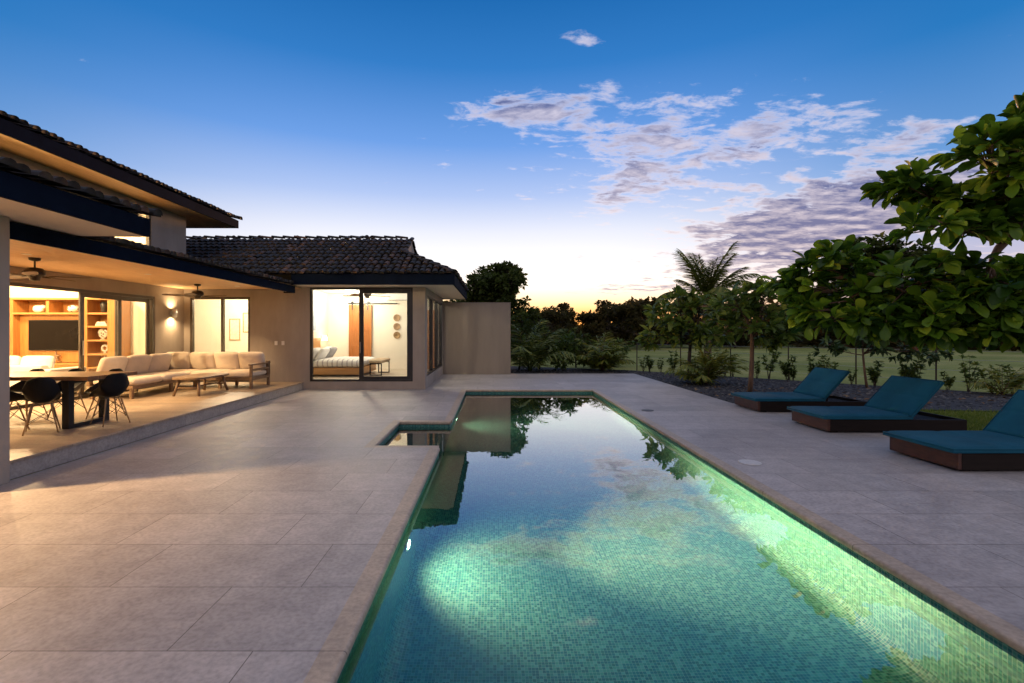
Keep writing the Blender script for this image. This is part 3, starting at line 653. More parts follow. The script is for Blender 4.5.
def sconce():
    t = thing('wall_sconce', 'small cylindrical wall sconce glowing up and down beside the veranda corner', 'wall lamp', (-8.44, 12.57, 2.07))
    MB().box(0, .03, -.04, .04, -.05, .05).build('back_plate', steel, t, bevel=.004)
    MB().lathe([(.05, -.1), (.055, -.1), (.055, .1), (.05, .1), (.05, -.1)], (.1, 0, 0), 18, caps=False).build('lamp_shade', steel, t, True)
    MB().lathe([(0, -.03), (.04, -.03), (.04, .03), (0, .03)], (.1, 0, 0), 14).build('bulb', glow, t, True)
    lamp('sconce_up', 'SPOT', (.1, 0, .07), 45, WARM, .06, aim((-.12, 0, 1)), 160, 1, t)
    lamp('sconce_down', 'SPOT', (.1, 0, -.07), 75, WARM, .06, aim((-.12, 0, -1)), 160, 1, t)
sconce()

# ------------------------------------------------------------------ fans
def make_fan(label, loc, rz, drop=.16, r=.72):
    t = thing('ceiling_fan', label, 'ceiling fan', loc, rz)
    MB().lathe([(.02, 0), (.075, 0), (.07, -.035), (.03, -.05), (.02, -.05)], (0, 0, 0), 20).build('canopy', fan_m, t, True)
    MB().tube([(0, 0, -.04), (0, 0, -drop)], .013, 10).build('rod', fan_m, t, True)
    MB().lathe([(.03, -drop+.01), (.09, -drop), (.13, -drop-.04), (.13, -drop-.1), (.1, -drop-.12), (.07, -drop-.15), (.06, -drop-.19), (.0, -drop-.2)], (0, 0, 0), 24).build('motor', fan_m, t, True)
    for k in range(5):
        a = 2*math.pi*k/5; M = Matrix.Rotation(a, 4, 'Z') @ Matrix.Translation((0, 0, -drop-.12)) @ Matrix.Rotation(R(9), 4, 'X')
        b = MB(); n = 10; top = []; ys = []
        for i in range(n+1):
            q = i/n; w = .045+.04*math.sin(math.pi*min(1, q*.62+.1)); w *= (1 if q < .9 else math.sqrt(max(.05, 1-((q-.9)/.1)**2)))
            ys.append((.2+q*(r-.2), w))
        vs = [M @ Vector((x, s*w, h)) for h in (.004, -.004) for x, w in ys for s in (-1, 1)]
        fs = []
        N = 2*(n+1)
        for i in range(n):
            a0 = 2*i; fs += [(a0, a0+2, a0+3, a0+1), (N+a0+1, N+a0+3, N+a0+2, N+a0), (a0, N+a0, N+a0+2, a0+2), (a0+1, a0+3, N+a0+3, N+a0+1)]
        fs += [(2*n, 2*n+1, N+2*n+1, N+2*n)[::-1], (0, 1, N+1, N)]
        b.add(vs, fs); bl = b.build('blade', blade_m, t)
        b = MB(); b.box(.1, .26, -.02, .02, -.012, -.004, M); b.build('bracket', fan_m, bl)
    return t
make_fan('dark bronze ceiling fan over the dining table', (-7.16, 7.5, 2.74), .35)
make_fan('dark bronze ceiling fan over the corner sofa', (-7.2, 11.7, 2.74), 1.2)
make_fan('slim ceiling fan inside the bedroom', (-4.04, 15.4, 2.95), .55, .1, .8)

# ------------------------------------------------------------------ dining set
dt = thing('dining_table', 'long walnut slab dining table on black metal frames', 'table', (-6.95, 7.15, FL))
poly = []
for i in range(15): q = i/14; poly.append((-1.3+2.6*q, -.46+.02*math.sin(q*9)+.012*math.sin(q*23)))
for i in range(15): q = 1-i/14; poly.append((-1.3+2.6*q, .46+.02*math.sin(q*7+1)+.012*math.sin(q*19)))
MB().prism(poly, .695, .75).build('tabletop', wood_table, dt, bevel=.006)
for x in (-.95, .9):
    b = MB(); b.box(x-.05, x+.05, -.36, -.27, 0, .694); b.box(x-.05, x+.05, .27, .36, 0, .694); b.box(x-.05, x+.05, -.27, .27, 0, .06); b.box(x-.05, x+.05, -.27, .27, .64, .694)
    b.build('leg', black_mt, dt, bevel=.004)
def make_chair(loc, rz, label):
    t = thing('dining_chair', label, 'chair', loc, rz, 'black shell chairs around the dining table'); t.scale = (.88, .88, .95)
    prof = [(.25, .425, .19, 0), (.21, .44, .215, .03), (.12, .43, .215, .09), (.0, .42, .22, .15), (-.1, .425, .22, .18), (-.17, .46, .22, .17), (-.215, .53, .215, .12), (-.24, .62, .2, .06), (-.26, .71, .175, .03), (-.275, .785, .14, .005), (-.28, .81, .07, 0)]
    NS = 12; vs = []; fs = []
    for y, z, w, c in prof:
        for i in range(NS+1):
            s = -1+2*i/NS; fwd = .07*abs(s)**2.5 if z > .5 else .0
            vs.append((w*s, y+fwd, z+c*abs(s)**3))
    for j in range(len(prof)-1):
        for i in range(NS): a = j*(NS+1)+i; fs.append((a, a+1, a+NS+2, a+NS+1))
    o = MB().add(vs, fs).build('shell', black_pl, t, True)
    m = o.modifiers.new('thickness', 'SOLIDIFY'); m.thickness = .009
    m = o.modifiers.new('smooth', 'SUBSURF'); m.levels = 1; m.render_levels = 1
    for sx in (-1, 1):
        for sy in (-1, 1):
            MB().tube([(sx*.11, sy*.1, .405), (sx*.2, sy*.2, 0)], [.013, .009], 8).build('leg', wood_leg, t, True)
    b = MB()
    for sx in (-1, 1):
        b.tube([(sx*.13, -.12, .33), (sx*.175, .175, .12)], .004, 6); b.tube([(sx*.13, .12, .33), (sx*.175, -.175, .12)], .004, 6)
        b.tube([(-.13, sx*.12, .33), (.175, sx*.175, .12)], .004, 6); b.tube([(.13, sx*.12, .33), (-.175, sx*.175, .12)], .004, 6)
        b.tube([(sx*.11, -.1, .4), (sx*.11, .1, .4)], .005, 6)
    b.build('wire_brace', black_mt, t)
    return t
c0 = make_chair((-6.2, 6.6, FL), .68, 'black shell chair seen from behind at the near side of the dining table')
for x, y, rz, lab in ((-6.72, 6.6, -.05, 'black shell chair on the near side of the dining table, partly behind the column'),
                      (-7.75, 6.62, .02, 'black shell chair on the near side of the dining table, hidden behind the column'),
                      (-5.74, 7.2, 1.12, 'black shell chair turned sideways at the pool end of the dining table'),
                      (-6.22, 7.72, math.pi-.1, 'black shell chair across the dining table, nearest to the pool end'),
                      (-6.85, 7.74, math.pi+.08, 'black shell chair across the dining table, middle of the far side'),
                      (-7.5, 7.72, math.pi, 'black shell chair across the dining table, nearest the living room doors')):
    copy_tree(c0, (x, y, FL), rz, label=lab)

# ------------------------------------------------------------------ corner sofa and coffee table
so = thing('corner_sofa', 'beige L shaped outdoor corner sofa with teak frame along the veranda corner', 'sofa', (-7.8, 12.0, FL))
SO = Vector((7.8, -12.0, 0))
def sp_(b, name, m, smooth=False, bevel=0): b.v = [tuple(Vector(v)+SO) for v in b.v]; return b.build(name, m, so, smooth, bevel)
b = MB(); b.box(-8.22, -7.32, 9.75, 12.42, .2, .27); b.box(-7.32, -5.78, 11.55, 12.42, .2, .27)
b.box(-8.26, -8.2, 9.75, 12.42, .27, .62); b.box(-8.2, -5.78, 12.4, 12.46, .27, .62); sp_(b, 'frame', wood_teak, bevel=.006)
for x, y in ((-8.18, 9.8), (-7.38, 9.8), (-7.38, 11.0), (-8.18, 11.0), (-7.2, 11.6), (-8.18, 12.36), (-6.6, 11.6), (-6.6, 12.36)):
    b = MB(); b.box(x-.03, x+.03, y-.03, y+.03, 0, .2); sp_(b, 'leg', wood_teak, bevel=.004)
b = MB(); b.box(-5.84, -5.78, 11.5, 11.56, 0, .58); b.box(-5.84, -5.78, 12.38, 12.44, 0, .62, ); b.box(-5.85, -5.77, 11.47, 12.46, .56, .595); b.box(-5.835, -5.785, 11.56, 12.38, .42, .47); sp_(b, 'armrest', wood_teak, bevel=.006)
for i, (y0, y1) in enumerate(((9.77, 10.65), (10.65, 11.53), (11.53, 12.4))):
    b = MB(); b.pillow((-7.74, (y0+y1)/2, .34), (.9, y1-y0+.01, .18), None, .3); sp_(b, 'seat_cushion', sofa_fab, True)
for x0, x1 in ((-7.3, -6.55), (-6.55, -5.83)):
    b = MB(); b.pillow(((x0+x1)/2, 11.97, .34), (x1-x0+.01, .88, .18), None, .3); sp_(b, 'seat_cushion', sofa_fab, True)
for k in range(3):
    y = 10.12+.7*k; M = Matrix.Rotation(random.uniform(-.07, .07), 4, 'Z') @ Matrix.Rotation(R(-72), 4, 'Y')
    b = MB(); b.pillow((-8.03, y, .62), (.48, .72, .25), M, .5, .25); sp_(b, 'back_cushion', sofa_fab, True)
for k in range(-1, 3):
    x = -7.38+.62*k; M = Matrix.Rotation(random.uniform(-.08, .08), 4, 'Z') @ Matrix.Rotation(R(-72), 4, 'X')
    b = MB(); b.pillow((x, 12.24, .62), (.64, .5, .26), M, .5, .25); sp_(b, 'back_cushion', sofa_fab, True)
ct = thing('coffee_table', 'low teak coffee table with splayed legs in front of the corner sofa', 'table', (-6.52, 10.75, FL))
poly = []
for i in range(24):
    a = 2*math.pi*i/24; cx, sy_ = math.cos(a), math.sin(a)
    poly.append((math.copysign(abs(cx)**.45, cx)*.36*(1+.04*math.sin(3*a)), math.copysign(abs(sy_)**.45, sy_)*.66*(1+.03*math.cos(2*a+1))))
MB().prism(poly, .355, .4).build('tabletop', wood_teak, ct, bevel=.008)
for sx in (-1, 1):
    for sy in (-1, 1): MB().tube([(sx*.2, sy*.45, .354), (sx*.27, sy*.55, 0)], [.032, .026], 8).build('leg', wood_teak, ct, True)
b = MB(); b.tube([(-.23, .5, .17), (.23, .5, .17)], .018, 8); b.tube([(-.23, -.5, .17), (.23, -.5, .17)], .018, 8); b.tube([(0, -.5, .17), (0, .5, .17)], .018, 8); b.build('stretcher', wood_teak, ct, True)
for x in (-5.92, -5.73):
    o = MB().box(-.04, .04, -.008, 0, -.055, .055).build('switch_plate', plate_m, bevel=.003, loc=(x, 13.1, 1.27))
    b = MB().box(-.014, .014, -.012, -.008, -.03, .03); b.build('switch', plate_m, o, bevel=.001)
    tag(o, 'white switch plate on the stucco wall, ' + ('nearer the hall door' if x < -5.8 else 'nearer the bedroom window'), 'switch', 'switch plates on the stucco wall')

# ------------------------------------------------------------------ living room
bk = thing('bookcase', 'honey wood bookcase wall with open shelves round the television', 'bookcase', (-11.4, 12.88, FL))
BO = Vector((11.4, -12.88, -FL))
def bp_(b, name, m, parent=bk): b.v = [tuple(Vector(v)+BO) for v in b.v]; return b.build(name, m, parent, bevel=.003)
b = MB(); b.box(-13.6, -9.72, 12.85, 12.88, FL, 2.44); bp_(b, 'back_panel', wood_honey)
b = MB(); b.box(-12.42, -10.63, 12.6, 12.85, .78, 2.03); bp_(b, 'centre_panel', wood_honey)
for x0, x1 in ((-12.52, -12.42), (-10.63, -10.5), (-9.98, -9.72), (-13.3, -13.22), ):
    b = MB(); b.box(x0, x1, 12.42, 12.85, FL, 2.41); bp_(b, 'side_panel', wood_honey)
b = MB(); b.box(-11.58, -11.5, 12.43, 12.85, 2.08, 2.38); bp_(b, 'divider', wood_honey)
b = MB(); b.box(-13.3, -9.72, 12.41, 12.85, 2.41, 2.46); b.box(-12.42, -10.63, 12.41, 12.85, 2.03, 2.08); bp_(b, 'shelf', wood_honeyh)
for z in (.62, .97, 1.33, 1.69, 2.03):
    for x0, x1 in ((-13.22, -12.52), (-10.5, -9.98)):
        b = MB(); b.box(x0, x1, 12.43, 12.85, z, z+.045); bp_(b, 'shelf', wood_honeyh)
b = MB(); b.box(-12.42, -10.63, 12.42, 12.85, FL, .72); bp_(b, 'cabinet', wood_honey)
b = MB(); b.box(-12.44, -10.61, 12.4, 12.85, .721, .77); bp_(b, 'cabinet_top', wood_honeyh)
tv = thing('television', 'large black flat television on the wood panel', 'television', (-11.43, 12.6, 1.49))
MB().box(-.7, .7, -.07, -.03, -.4, .4).build('tv_frame', black_mt, tv, bevel=.004)
MB().box(-.685, .685, -.073, -.0705, -.385, .385).build('screen', screen_m, tv)
MB().box(-.2, .2, -.03, 0, -.15, .15).build('bracket', black_mt, tv)
def decor(b, name, m, loc, label, cat, smooth=True): o = b.build(name, m, None, smooth, loc=loc); return tag(o, label, cat)
decor(MB().pillow((0, 0, .1), (.26, .16, .2), None, .8).pillow((.11, 0, .15), (.14, .12, .12), None, .9), 'shell_ornament', ceramic, (-11.93, 12.62, 2.082), 'white shell ornament on the top shelf above the television', 'ornament')
decor(MB().lathe([(.02, 0), (.1, .02), (.14, .09), (.12, .16), (.05, .2), (.02, .2)], (0, 0, 0), 20), 'patterned_vase', speckled, (-11.02, 12.62, 2.082), 'squat black and white patterned vase, larger one on the top shelf', 'vase')
decor(MB().lathe([(.02, 0), (.06, .01), (.09, .09), (.06, .17), (.03, .19)], (0, 0, 0), 18), 'patterned_vase', speckled, (-10.76, 12.62, 2.082), 'narrow black and white patterned vase at the right end of the top shelf', 'vase')
decor(MB().lathe([(.05, 0), (.06, .02), (.07, .12), (.095, .24), (.05, .28), (.05, .3)], (0, 0, 0), 18), 'dark_vase', ceramic_bk, (-10.22, 12.62, 2.077), 'dark vase on the topmost right shelf', 'vase')
for k, (w, m_, lab) in enumerate(((.3, ceramic, 'pale'), (.27, paper_m, 'cream'), (.22, ceramic, 'small white'))):
    o = MB().box(-w/2, w/2, -.1, .1, 0, .034).build('book', m_, None, bevel=.004, loc=(-10.23, 12.62, 1.737+.036*k)); tag(o, lab+' book lying in the stack on the right shelf', 'book', 'stacked books')
decor(MB().lathe([(.02, -.02), (.12, -.025), (.135, 0), (.12, .025), (.02, .02)], (0, 0, .17), 22, 'y').lathe([(.06, 0), (.06, .01), (.015, .03), (.015, .06)], (0, 0, 0), 14), 'coral_disc', speckled, (-10.25, 12.62, 1.377), 'round white coral disc on a stand on the right shelves', 'ornament')
tor = MB()
for k in range(20):
    a0, a1 = 2*math.pi*k/20, 2*math.pi*(k+1)/20; tor.tube([(.075*math.cos(a0), 0, .13+.075*math.sin(a0)), (.075*math.cos(a1), 0, .13+.075*math.sin(a1))], .026, 8)
tor.lathe([(.04, 0), (.04, .012), (.012, .02), (.012, .04)], (0, 0, 0), 12)
decor(tor, 'ring_sculpture', ceramic, (-10.2, 12.62, 1.017), 'pale ring sculpture on a low right shelf', 'ornament')
can = MB(); pr = [(.05, 0), (.05, .015)]
for k in range(5): pr += [(.016, .02+k*.055), (.03, .045+k*.055), (.016, .07+k*.055)]
decor(can.lathe(pr, (0, 0, 0), 14), 'beaded_candlestick', ceramic, (-10.2, 12.62, .667), 'beaded pale candlestick on the lowest open right shelf', 'candlestick')
for z, nm, lab in ((1.377, 'vase', 'round grey vase on the left shelves beside the television'), (2.077, 'bowl', 'small dark bowl high on the left shelves'), (1.017, 'jar', 'dark jar low on the left shelves')):
    decor(MB().lathe([(.04, 0), (.09, .05), (.1, .12), (.05, .2), (.04, .22)] if nm != 'bowl' else [(.03, 0), (.1, .06), (.12, .1), (.11, .1)], (0, 0, 0), 16), nm, ceramic_bk if nm != 'vase' else grey_fab, (-12.72, 12.62, z), lab, nm)
st = MB(); pts = []
for k in range(10): a = math.pi/2+2*math.pi*k/10; r_ = .14 if k % 2 == 0 else .05; pts.append((r_*math.cos(a), .14+r_*math.sin(a)))
st.add([(x, s*.018, z) for s in (-1, 1) for x, z in pts]+[(0, -.04, .14), (0, .04, .14)], [(20, k, (k+1) % 10) for k in range(10)]+[(21, 10+(k+1) % 10, 10+k) for k in range(10)]+[(k, 10+k, 10+(k+1) % 10, (k+1) % 10) for k in range(10)])
decor(st, 'starfish_ornament', wood_teak, (-11.38, 12.5, .79), 'brown starfish ornament standing on the cabinet behind the white sofa', 'ornament', False)
ws = thing('white_sofa', 'white living room sofa seen from behind, in front of the bookcase', 'sofa', (-10.4, 10.35, FL))
MB().box(-1.1, 1.1, -.45, .4, .05, .4).build('seat', white_fab, ws, bevel=.03)
MB().box(-1.1, 1.1, -.48, -.28, .05, .68).build('backrest', white_fab, ws, bevel=.04)
for s in (-1, 1): MB().box(s*1.2-.1, s*1.2+.1, -.48, .42, .05, .6).build('armrest', white_fab, ws, bevel=.04)
for x in (-.72, 0, .72):
    MB().pillow((x, -.16, .66), (.7, .42, .2), Matrix.Rotation(R(75), 4, 'X'), .5, .25).build('cushion', white_fab, ws, True)
for x, y in ((-1.1, -.4), (1.1, -.4), (-1.1, .34), (1.1, .34)): MB().tube([(x, y, .06), (x, y, 0)], .03, 8).build('leg', wood_dark, ws)
def picture(x, z, w, h, y, label, m=paper_m):
    t = thing('picture_frame', label, 'picture', (x, y, z))
    b = MB(); b.box(-w/2, w/2, -.025, 0, -h/2, -h/2+.03); b.box(-w/2, w/2, -.025, 0, h/2-.03, h/2); b.box(-w/2, -w/2+.03, -.025, 0, -h/2+.03, h/2-.03); b.box(w/2-.03, w/2, -.025, 0, -h/2+.03, h/2-.03); b.build('frame', wood_leg, t)
    MB().box(-w/2+.03, w/2-.03, -.012, -.002, -h/2+.03, h/2-.03).build('print', m, t)
picture(-8.6, 1.65, .36, .72, 16.0, 'tall thin framed print on the hall wall, lower of two')
picture(-8.18, 1.88, .3, .66, 16.0, 'tall thin framed print on the hall wall, higher and nearer the door frame')

# ------------------------------------------------------------------ bedroom
bd = thing('bed', 'wide wooden bed with white striped bedding in the lit bedroom', 'bed', (-4.95, 15.5, FL))
MB().box(-.95, .95, -.92, .92, .06, .27).build('bed_frame', wood_honeyh, bd, bevel=.01)
MB().box(-1.02, -.955, -.95, .95, .0, 1.15).build('headboard', wood_honeyh, bd, bevel=.01)
MB().pillow((0, 0, .36), (1.86, 1.8, .22), None, .25).build('mattress', white_fab, bd, True)
MB().pillow((.22, 0, .4), (1.5, 1.92, .26), None, .22).build('bedspread', stripe, bd, True)
for y, x, m_, r_ in ((-.55, -.62, white_fab, 62), (.5, -.62, white_fab, 62), (-.4, -.42, white_fab, 55), (.35, -.42, grey_fab, 55)):
    MB().pillow((x, y, .66), (.46, .66, .2), Matrix.Rotation(R(-r_), 4, 'Y'), .5, .3).build('pillow', m_, bd, True)
bn = thing('bench', 'sand upholstered bench with dark legs at the foot of the bed', 'bench', (-3.65, 15.5, FL))
MB().pillow((0, 0, .44), (.42, 1.3, .12), None, .25).build('seat', bench_fab, bn, True)
for y in (-.55, .55):
    b = MB(); b.box(-.19, -.16, y-.02, y+.02, 0, .385); b.box(.16, .19, y-.02, y+.02, 0, .385); b.box(-.16, .16, y-.02, y+.02, 0, .03); b.box(-.16, .16, y-.02, y+.02, .355, .385); b.build('leg', wood_dark, bn, bevel=.003)
dr = thing('barn_door', 'orange wooden sliding barn door hanging from a black rail on the bedroom wall', 'door', (-4.82, 17.49, FL))
MB().box(-.41, .41, -.075, -.04, .03, 2.34).build('door_panel', wood_door, dr, bevel=.004)
b = MB()
for z in (.03, .75, 1.4, 2.2): b.box(-.3, .3, -.092, -.0755, z, z+.12)
b.box(-.41, -.3, -.092, -.0755, .03, 2.34); b.box(.3, .41, -.092, -.0755, .03, 2.34); b.build('stile', wood_door, dr, bevel=.003)
b = MB(); b.box(-.45, 1.35, -.06, -.045, 2.37, 2.41); b.build('rail', black_mt, dr)
for x in (-.28, .28):
    b = MB(); b.box(x-.02, x+.02, -.1, -.093, 2.15, 2.42); b.lathe([(0, -.03), (.05, -.03), (.05, 0), (0, 0)], (x, -.06, 2.42), 14, 'y'); b.build('hanger', black_mt, dr)
for z, lab in ((2.08, 'top'), (1.76, 'middle'), (1.45, 'bottom')):
    o = MB().lathe([(0, -.015), (.1, -.02), (.125, -.035), (.13, -.03), (.11, 0), (0, 0)], (0, 0, 0), 24, 'y').build('woven_plate', woven, None, True, loc=(-3.5, 17.498, z))
    tag(o, 'round woven straw plate on the bedroom wall, %s one of three' % lab, 'wall plate', 'woven plates on the bedroom wall')
ac = thing('air_conditioner', 'white wall air conditioner high in the bedroom', 'air conditioner', (-3.42, 17.5, 2.7))
MB().box(-.4, .4, -.2, 0, 0, .26).build('case', plate_m, ac, bevel=.03); MB().box(-.36, .36, -.204, -.19, .02, .05).build('louvre', lid_m, ac)
wd = thing('wooden_door', 'orange wooden door in the far bedroom corner, seen through the side window', 'door', (-2.35, 17.49, FL))
MB().box(-.34, .34, -.05, 0, .01, 2.15).build('door_panel', wood_door, wd, bevel=.004); MB().tube([(-.27, -.1, 1.0), (-.27, -.06, 1.0), (-.27, -.05, 1.0)], .02, 8).build('handle', steel, wd)
ar = thing('framed_art', 'pale blue wash picture in a white frame above the bed', 'picture', (-5.995, 15.5, 1.95))
MB().box(0, .03, -.72, .72, -.38, .38).build('frame', white, ar, bevel=.003); MB().box(.0305, .034, -.67, .67, -.33, .33).build('print', art_blue, ar)
bl = thing('bedside_lamp', 'small bedside wall lamp glowing next to the bed', 'wall lamp', (-5.99, 16.75, 1.35))
MB().box(0, .02, -.05, .05, -.08, .08).build('back_plate', steel, bl); MB().lathe([(.05, -.08), (.09, -.08), (.06, .08), (.04, .08)], (.12, 0, 0), 16).build('lamp_shade', glow, bl, True)
lamp('bedside_light', 'POINT', (.14, 0, 0), 14, WARM2, .08, parent=bl)

# ------------------------------------------------------------------ loungers
def make_lounger(loc, label):
    t = thing('sun_lounger', label, 'sun lounger', loc, 0, 'teal sun loungers beside the pool')
    W = .93
    MB().box(0, .045, 0, W, .025, .215).build('end_panel', wood_mahog, t, bevel=.006)
    b = MB(); b.box(.047, 2.16, 0, .04, .02, .21); b.box(.047, 2.16, W-.04, W, .02, .21); b.box(2.12, 2.16, .04, W-.04, .02, .21); b.box(.047, 1.32, .04, W-.04, .17, .2)
    b.box(1.32, 1.36, .04, W-.04, .1, .2); b.build('frame', wood_dark, t, bevel=.006)
    b = MB(); b.box(.08, .2, .06, W-.06, 0, .03); b.box(1.95, 2.08, .06, W-.06, 0, .03); b.build('foot', wood_dark, t)
    M = Matrix.Translation((1.3, 0, .235)) @ Matrix.Rotation(R(-48), 4, 'Y')
    b = MB(); b.box(.0, .7, .04, W-.04, -.03, -.005, M); b.build('backrest_board', wood_dark, t)
    b = MB(); b.tube([(1.6, .3, .54), (1.56, .3, .16)], .016, 6); b.tube([(1.6, W-.3, .54), (1.56, W-.3, .16)], .016, 6); b.tube([(1.56, .05, .165), (1.56, W-.05, .165)], .016, 6); b.build('strut', wood_dark, t)
    def mattress(nm, x0, x1, z0, z1, Mx=None):
        nx, ny = 26, 20; vs = []; fs = []; rg = random.Random(nm)
        ph = [rg.uniform(0, 6) for _ in range(6)]
        def P2(i, k, top):
            u, v = i/nx, k/ny; x = x0+(x1-x0)*u; y = -.02+(W+.04)*v
            ex = min(u, 1-u)*(x1-x0); ey = min(v, 1-v)*(W+.04); e = min(ex, ey); rd = .022
            z = z1 if top else z0
            if top:
                z -= rd*(1-math.sqrt(max(0, 1-(1-min(1, e/rd))**2))) if e < rd else 0
                z += min(1, e/.12)*(.010+.004*math.sin(7*x+ph[0]+2*y)+.003*math.sin(11*y+ph[1]+3*x)+.002*math.sin(23*x-9*y+ph[2]))
                if abs(u-.5) < .5/nx: z -= .008
            return Vector((x, y, z))
        for top in (1, 0):
            for k in range(ny+1):
                for i in range(nx+1): vs.append(P2(i, k, top))
        N = (nx+1)*(ny+1)
        for k in range(ny):
            for i in range(nx):
                a = k*(nx+1)+i; fs.append((a, a+1, a+nx+2, a+nx+1)); fs.append((N+a, N+a+nx+1, N+a+nx+2, N+a+1))
        ring = [i for i in range(nx+1)]+[k*(nx+1)+nx for k in range(1, ny+1)]+[ny*(nx+1)+i for i in range(nx-1, -1, -1)]+[k*(nx+1) for k in range(ny-1, 0, -1)]
        for a, c in zip(ring, ring[1:]+ring[:1]): fs.append((a, N+a, N+c, c))
        if Mx: vs = [Mx @ v for v in vs]
        o = MB().add(vs, fs).build(nm, teal, t, True)
        me = o.data; me.set_sharp_from_angle(angle=R(50))
        zp = (z0+z1)/2; cor = [(x0, -.02), (x1, -.02), (x1, W+.02), (x0, W+.02), (x0, -.02)]
        b = MB()
        for zz in (z0+.008, z1-.016):
            pp = [Vector((x, y, zz)) for x, y in cor]
            if Mx: pp = [Mx @ v for v in pp]
            for a, c in zip(pp, pp[1:]): b.tube([a, c], .0055, 6)
        b.build('piping', teal, o, True)
        return o
    mattress('seat_cushion', -.07, 1.31, .217, .278)
    mattress('back_cushion', .015, .74, .0, .062, M)
    b = MB()
    for k in range(11): b.box(1.4+.064*k, 1.44+.064*k, .041, W-.041, .145, .16)
    b.build('slat', wood_dark, t)
    return t
l0 = make_lounger((5.22, 9.45, 0), 'teal cushioned sun lounger on dark wood base, farthest of the three')
copy_tree(l0, (5.25, 7.53, 0), R(-.8), label='teal cushioned sun lounger on dark wood base, middle one of the three')
copy_tree(l0, (5.27, 5.44, 0), R(.6), label='teal cushioned sun lounger on dark wood base, nearest and cut off at the right edge')

# ------------------------------------------------------------------ vegetation
def rosette(tips, dirs, per, lo=.5, up=.25):
    """leaves around each tip: directions spread about the twig direction"""
    k = len(tips); d = np.repeat(dirs, per, 0); p = np.repeat(tips, per, 0)
    r = RNG.normal(size=(k*per, 3)); r /= np.linalg.norm(r, axis=1, keepdims=True)
    d = d*lo+r; d[:, 2] = d[:, 2]*.7+up; d /= np.linalg.norm(d, axis=1, keepdims=True)
    return p, d
def branch_pts(a, b_, sag=.1, n=5):
    a, b_ = Vector(a), Vector(b_); pts = []
    off = Vector((random.uniform(-1, 1), random.uniform(-1, 1), random.uniform(-.4, 1)))*(b_-a).length*sag
    for i in range(n+1): q = i/n; pts.append(a.lerp(b_, q)+off*math.sin(math.pi*q))
    return pts
def tree(name, label, cat, base, top, clumps, tmpl, lsize, lmat, bmat=bark, r=.08, tips_per=16, per=8, flat=1, group=None, svar=.3, up=.25, leader=None, rvar=.12, more=1):
    """trunk, limbs to each clump, twigs to tips and leaves round the tips; all in metres"""
    t = thing(name, label, cat, base, 0, group); base = Vector(base); top = Vector(top)
    tb = MB(); tb.tube([p-base for p in branch_pts(base, top, .04)], [r, r*.93, r*.87, r*.8, r*.74, r*.66], 9); tb.build('trunk', bmat, t, True)
    bb = MB(); tips = []; dirs = []
    for c in clumps:
        cx, cy, cz, rx, ry, rz = c[:6]; n = int((c[6] if len(c) > 6 else tips_per)*more)
        st_ = base.lerp(top, random.uniform(.75, 1)) if not leader else Vector(leader[min(range(len(leader)), key=lambda i: (Vector(leader[i])-Vector(c[:3])).length)])
        cc = Vector((cx, cy, cz)); bp_ = branch_pts(st_, cc, .12)
        bb.tube([p-base for p in bp_], [r*.45, r*.4, r*.34, r*.28, r*.22, r*.17], 6)
        for _ in range(n):
            while True:
                q = RNG.uniform(-1, 1, 3)
                if .25 < np.linalg.norm(q) < 1: break
            tip = Vector((cx+q[0]*rx, cy+q[1]*ry, cz+q[2]*rz*flat)); s = bp_[random.randint(2, 5)]
            bb.tube([s-base, (s.lerp(tip, .5)+Vector((0, 0, random.uniform(-.05, .08))))-base, tip-base], [r*.13, r*.1, r*.06], 4, False)
            tips.append(tip-base); dirs.append((tip-s).normalized())
    bb.build('branch', bmat, t, True)
    p, d = rosette(np.array(tips), np.array(dirs), per, .7, up); n = len(p)
    sz = lsize*(1+RNG.uniform(-svar, svar, n)); Ms = frames(d, RNG.normal(0, .5, n))*sz[:, None, None]
    rn = np.clip(RNG.beta(2, 2.4, n)+np.repeat(RNG.normal(0, rvar, len(tips)), per), 0, 1)
    inst_mesh('crown', *tmpl, Ms, p+d*lsize*.1, rn, lmat, t)
    return t
